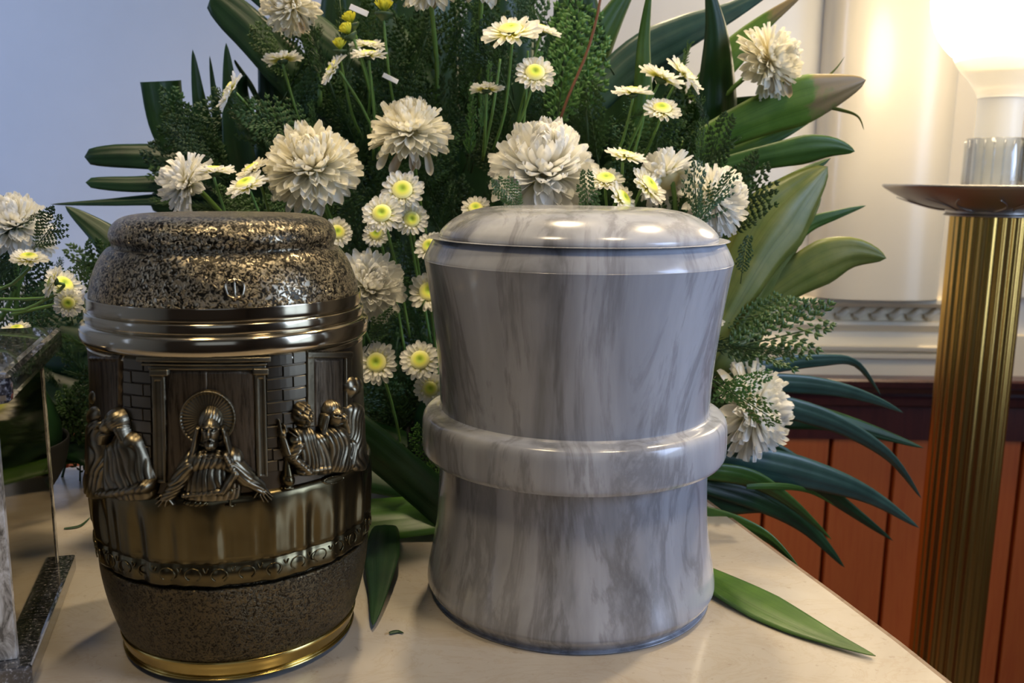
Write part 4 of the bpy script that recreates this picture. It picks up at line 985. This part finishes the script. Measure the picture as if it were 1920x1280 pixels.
def flower(kind, px, py, Rpx, n, Y, label, stem=None, col='w', N=None, wilt=0, group=None, disc=None, flat=.72):
    """n = facing in view terms: (right, up, towards the viewer)"""
    col = 'p' if kind == 'daisy' and col == 'w' else col; R = Rpx * Y / F; c = P(px, py, Y); nw = (RT * n[0] + UP * n[1] - FW * n[2]).normalized()
    nm = {'mum': 'chrysanthemum', 'daisy': 'daisy', 'bud': 'flower_bud'}[kind]
    t = thing(nm, label, {'mum': 'flower', 'daisy': 'flower', 'bud': 'bud'}[kind], c, group)
    Bm = basis(nw); Bm = Bm @ Matrix.Rotation(random.uniform(0, 6.28), 3, 'Z'); pm_ = PM[col]; rg = random
    def add(me, name, phi, th, L, root):
        d = Bm @ Vector((math.sin(th) * math.cos(phi), math.sin(th) * math.sin(phi), math.cos(th)))
        nn = Bm @ Vector((-math.cos(th) * math.cos(phi), -math.cos(th) * math.sin(phi), math.sin(th)))
        nn = nn + d.cross(nn) * rg.uniform(-.25, .25)
        return put(t, me, name, d, nn, Bm @ Vector(root), L)
    if kind == 'mum':
        N = int(min((N or 170) * 1.4, 285)); ctr = -R * .30
        for i in range(N):
            s = (i + .5) / N; th = math.acos(1 - s * 1.42)
            th = th + rg.uniform(-.07, .07); phi = i * 2.39996 + rg.uniform(-.12, .12)
            L = R * (flat + .28 + (1 - flat) * .0 + .02) * (1 - (1 - (flat)) * max(math.cos(th), 0)) * rg.uniform(.90, 1.08)
            g = 'inn' if th < .75 else ('mid' if th < 1.25 else 'out')
            if th > 1.25: L *= .98
            add(rg.choice(pm_[g]), 'petal', phi, th, L, (0, 0, ctr * .35))
        o = link('bloom_core', CORE, None, t); o.matrix_basis = Matrix.Translation(Bm @ Vector((0, 0, -.05 * R))) @ Bm.to_4x4() @ Matrix.Scale(R * .72, 4)
        for k in range(wilt):
            down = (RT * rg.uniform(-.45, .45) - UP + (-FW) * rg.uniform(0, .3)).normalized()
            o = put(t, rg.choice(PM['d' if k % 2 else 'c']['mid']), 'petal', down, -FW, nw * (-.1 * R) + RT * rg.uniform(-.45, .45) * R - UP * R * .25, R * rg.uniform(.6, .85))
            if k % 2: o['label'] = 'browned wilting petal'
        cs = R * .75
    elif kind == 'daisy':
        for cnt, th0, L0, g, r0 in ((19, 93, .78, 'day', .24), (17, 80, .72, 'day', .22), (14, 64, .50, 'day', .26)):
            for i in range(cnt):
                phi = 2 * math.pi * (i + rg.uniform(-.22, .22)) / cnt + cnt; th = R_(th0 + rg.uniform(-8, 8)); L = R * L0 * rg.uniform(.88, 1.06)
                add(rg.choice(pm_[g]), 'petal', phi, th, L, (r0 * R * math.cos(phi), r0 * R * math.sin(phi), 0))
        ds = disc or .44
        o = link('disc', DISC, None, t); o.matrix_basis = Matrix.Translation(Bm @ Vector((0, 0, .16 * R))) @ Bm.to_4x4() @ Matrix.Scale(R * ds, 4)
        cs = R * .62
    else:
        for cnt, th0, L0 in ((18, 46, 1.5), (16, 32, 1.6), (14, 18, 1.6), (8, 7, 1.5)):
            for i in range(cnt): add(rg.choice(pm_['mid']), 'petal', 2 * math.pi * i / cnt + cnt, R_(th0 + rg.uniform(-6, 6)), R * L0, (0, 0, -R * .1))
        cs = R * 2.2
    o = link('calyx', CAL, None, t); o.matrix_basis = Matrix.Translation(Bm @ Vector((0, 0, -.04 * R))) @ Bm.to_4x4() @ Matrix.Scale(cs, 4)
    # stem
    s0 = nw * (-cs * .38)
    if stem is None: stem = (px + (900 - px) * .28, py + 230, Y + .06)
    e = P(*stem) - c; mid = s0.lerp(e, .45) - nw * min(.02, e.length * .18)
    link('stem', tube_mesh('stem', [s0, s0 - nw * .004, mid, e], .0021 if kind == 'mum' else .00115, .0023 if kind == 'mum' else .0013, 6, 10), M_STEM, t)
    return t
# large chrysanthemums
flower('mum', 583, 306, 97, (-.05, .62, .78), .74, 'large full cream chrysanthemum, biggest bloom on the left', col='c', N=210, flat=.66)
flower('mum', 768, 240, 80, (-.02, .85, .52), .76, 'cream chrysanthemum with drooping browned petals under it, upper centre', col='c', wilt=5, flat=.68)
flower('mum', 1018, 315, 95, (.02, .60, .72), .74, 'large white chrysanthemum right behind the marble lid, centre', N=200, wilt=3, flat=.8)
flower('mum', 1448, 112, 69, (.72, .22, .55), .84, 'bright chrysanthemum on a long bare stem at upper right', (1280, 290, .86), 'c', 160, 4)
flower('mum', 345, 342, 60, (-.85, .35, .35), .76, 'white chrysanthemum in side view behind the bronze lid, facing left', (440, 470, .80))
flower('mum', 696, 534, 72, (.45, .30, .80), .72, 'white chrysanthemum half hidden beside the bronze rings', (700, 720, .80))
flower('mum', 1420, 768, 110, (.88, .05, .40), .78, 'tall white chrysanthemum facing right, low beside the marble ring', (1320, 800, .84), N=200, flat=.62)
flower('mum', 1345, 370, 72, (.66, .30, .62), .75, 'large bright chrysanthemum at right under a conifer sprig', (1250, 520, .82))
flower('mum', 1247, 330, 62, (-.35, .55, -.35), .76, 'chrysanthemum seen from behind, between the daisies and the bright bloom', (1240, 470, .80), N=130)
flower('mum', 540, 6, 58, (-.35, -.1, .85), .82, 'chrysanthemum with hanging petals cut by the top edge, left', (600, 200, .86), 'c', 110, 4)
flower('mum', 800, -42, 62, (-.1, .5, .85), .80, 'chrysanthemum cut by the top edge above the cream bloom', (820, 200, .86), 'c', 110, 5)
flower('mum', 905, -50, 60, (.1, .6, .75), .80, 'chrysanthemum cut by the top edge, right of its neighbour', (900, 200, .86), 'c', 110)
flower('mum', 1318, 590, 46, (.5, .2, .8), .78, 'chrysanthemum mostly hidden behind the right side of the marble urn', (1290, 720, .82), N=110)
flower('mum', 25, 415, 66, (.1, .65, .6), .72, 'large white chrysanthemum at the far left edge', (0, 600, .76))
flower('mum', 75, 452, 34, (.7, .4, .4), .74, 'smaller white chrysanthemum tucked under the far left bloom', (30, 600, .76), N=90)
# daisies
DZ = [
 (433, 172, 39, (-.80, .42, .38), .80, 'daisy turned left, highest on the left side', (540, 330, .84), 'w'),
 (530, 112, 37, (-.12, .97, .10), .82, 'daisy in pure side view on a bare stem, upper left', (590, 290, .86), 'w'),
 (626, 130, 35, (-.78, .45, .40), .80, 'tilted daisy with a green centre under the green bud', (700, 300, .84), 'w'),
 (690, 86, 33, (.05, .88, .30), .815, 'upper one of two stacked daisies below the yellow buds', (730, 300, .86), 'w'),
 (692, 104, 33, (.02, .90, .36), .79, 'lower one of two stacked daisies below the yellow buds', (715, 300, .84), 'w'),
 (958, 62, 55, (-.08, .74, .62), .76, 'widest daisy, upper centre, with torn lower petals', (925, 280, .80), 'w'),
 (1016, 58, 36, (.30, .88, .25), .78, 'daisy half behind the widest daisy', (960, 280, .82), 'w'),
 (1003, 139, 38, (.05, .35, .93), .75, 'round daisy facing forward below the widest daisy', (950, 280, .79), 'w'),
 (912, 168, 32, (.0, .98, .05), .77, 'small daisy in side view left of the forward facing daisy', (905, 300, .80), 'w'),
 (1186, 174, 38, (.02, .92, .28), .76, 'side view daisy, leftmost of the right upper cluster', (1150, 300, .79), 'w'),
 (1240, 146, 44, (.42, .84, .15), .77, 'broad tilted daisy in the middle of the right upper cluster', (1170, 300, .80), 'w'),
 (1282, 141, 44, (.66, .62, .30), .79, 'ragged daisy leaning right, rightmost of the upper cluster', (1215, 300, .82), 'w'),
 (1241, 207, 36, (.05, .66, .70), .75, 'yellow centred daisy lowest in the right upper cluster', (1200, 300, .79), 'w'),
 (1172, 294, 40, (.22, .90, .30), .72, 'flat lying daisy right of the central bloom', (1180, 420, .76), 'w'),
 (1136, 338, 37, (.0, .72, .66), .71, 'daisy facing up beside the central bloom, right', (1150, 450, .74), 'w'),
 (1214, 350, 44, (.66, .50, .52), .71, 'daisy turned right above the marble lid', (1190, 450, .74), 'w'),
 (1166, 374, 38, (.72, .45, .55), .70, 'daisy touching the back of the marble lid', (1160, 450, .73), 'w'),
 (755, 358, 41, (.05, .32, .92), .73, 'uppermost daisy of the cluster right of the bronze lid', None, 'w'),
 (717, 402, 39, (-.05, .30, .95), .71, 'front daisy of the cluster right of the bronze lid', None, 'w'),
 (772, 412, 32, (.10, .10, .95), .73, 'daisy behind the front one, right in the cluster', None, 'w'),
 (706, 438, 27, (-.05, .05, .95), .735, 'lowest pale daisy of the cluster, partly covered', None, 'w'),
 (632, 436, 30, (.35, .25, .85), .72, 'green centred daisy touching the bronze lid', None, 'w'),
 (892, 392, 29, (.0, .55, .80), .74, 'green centred daisy left behind the marble lid', None, 'w'),
 (806, 462, 30, (-.30, .35, .85), .72, 'daisy half behind the upper left rim of the marble urn', None, 'w'),
 (805, 548, 41, (.05, .30, .92), .73, 'daisy left of the marble urn, at mid height', None, 'w'),
 (707, 680, 42, (-.10, .15, .95), .72, 'green centred daisy right of the bronze urn below the rings', None, 'w'),
 (788, 676, 40, (.0, .30, .95), .71, 'round daisy left of the marble urn above its ring', None, 'w'),
 (806, 728, 32, (.15, .0, .95), .725, 'lowest daisy, touching the marble ring', None, 'w'),
 (402, 322, 38, (.0, .96, .22), .72, 'side view daisy above the bronze lid, left', (460, 460, .76), 'w'),
 (463, 348, 42, (-.25, .72, .55), .71, 'daisy with a broad yellow disc left of the big cream bloom', (510, 470, .74), 'w'),
 (474, 318, 34, (-.45, .75, .40), .73, 'cream daisy behind the one with a broad yellow disc', (500, 450, .77), 'c'),
 (54, 485, 34, (.15, .88, .40), .62, 'flat daisy under the far left bloom', (-60, 520, .66), 'w'),
 (101, 528, 32, (-.72, .35, .50), .63, 'daisy edge-on above the stone box, left one of a pair', (-30, 560, .66), 'w'),
 (118, 535, 38, (.60, .55, .40), .65, 'daisy edge-on above the stone box, right one of a pair', (0, 580, .68), 'w'),
 (128, 568, 27, (.35, -.1, .90), .64, 'yellow centred daisy just above the stone box corner', (20, 590, .68), 'w'),
 (32, 618, 27, (.0, .85, .45), .66, 'yellow daisy showing above the granite top', (20, 700, .70), 'w')]
DZ.append((297, 742, 34, (-.1, .25, .9), .755, 'daisy hidden behind the bronze urn, mirrored in the bronze side panel', None, 'w'))
for (px, py, R, n, Y, lab, stm, c) in DZ: flower('daisy', px, py, R, n, Y, lab, stm, c, disc=.46 if R < 45 else .38)
flower('bud', 720, 22, 17, (.02, .97, .2), .80, 'yellow bud on a long stem, highest of the buds', (745, 220, .84), 'y')
flower('bud', 659, 44, 14, (-.3, .9, .3), .81, 'yellow bud, upper one of a touching pair', (700, 200, .85), 'y')
flower('bud', 655, 64, 14, (-.5, .8, .3), .80, 'yellow bud, lower one of a touching pair', (690, 220, .85), 'y')
flower('bud', 637, 92, 13, (.0, .9, .3), .80, 'greenish closed bud above the tilted daisy', (680, 260, .85), 'y')
# loose extra stems of the daisies in the middle
for i, (a, b, lab) in enumerate([((938, 110), (905, 300), 'thin green stalk, left of the four beside the front-facing daisy'), ((990, 95), (975, 290), 'thin green stalk behind the front-facing daisy'), ((1215, 175), (1185, 300), 'thin green stalk in the right daisy cluster')]):
    t = thing('flower_stalk', lab, 'stalk', P(*b, .80)); link('stem', tube_mesh('stem', [Vector((0, 0, 0)), P((a[0] + b[0]) / 2 + 3, (a[1] + b[1]) / 2, .795) - t.location, P(*a, .79) - t.location], .0013, .001, 6), M_STEM, t)
# white plastic strips
for (a, b, W, lab) in (((656, 12), (690, 27), .0048, 'small white plastic strip at the top beside the yellow buds'), ((718, 140), (746, 154), .004, 'small white plastic strip behind the long bud stem')):
    p, q = P(*a, .80), P(*b, .80); d = (q - p); L = d.length; d.normalize(); n_ = -FW; s = d.cross(n_).normalized()
    bm = bmesh.new(); box(bm, (0, -W / 2, -.0004), (L, W / 2, .0004), .0003)
    o = bmobj('plastic_strip', bm, M_CARD); M = Matrix((d, s, d.cross(s))).transposed().to_4x4(); M.translation = p; o.matrix_world = M; tag(o, lab, 'plastic strip')
# foam bowl that carries the bouquets
for (x, y, r, lab) in ((-.02, .800, .075, 'dark bowl of floral foam behind the marble urn'), (-.44, .74, .06, 'dark bowl of floral foam behind the stone box')):
    t = thing('flower_bowl', lab, 'bowl', (x, y, T))
    link('bowl', lathe_mesh('bowl', smooth_prof([(0, 0), (r * .6, 0), (r * .62, .004), (r * .9, .03), (r, .055), (r * .96, .056), (r * .85, .035), (0, .03)], 4), 48), M_BLACK, t)
    link('foam', lathe_mesh('foam', smooth_prof([(r * .86, .034), (r * .9, .07), (r * .6, .11), (0, .12)], 4), 24), M_LFD, t)
# leaf scraps on the table
for i, (px, lab) in enumerate(((((120, 990), (150, 985), (170, 968)), 'small dry leaf scrap on the table left of the bronze urn'), (((730, 1186), (745, 1183), (757, 1186)), 'tiny dark scrap on the table between the urns'))):
    p3 = [Z(x, y, .0012) for x, y in px]; base = p3[0].copy(); me = blade_mesh('leaf_scrap', p3, .0035, 'tip', 0, .05, 10, 4, (0, 0, 1)); me.transform(Matrix.Translation(-base))
    o = link('leaf_scrap', me, M_LFD); o.location = base; tag(o, lab, 'leaf')
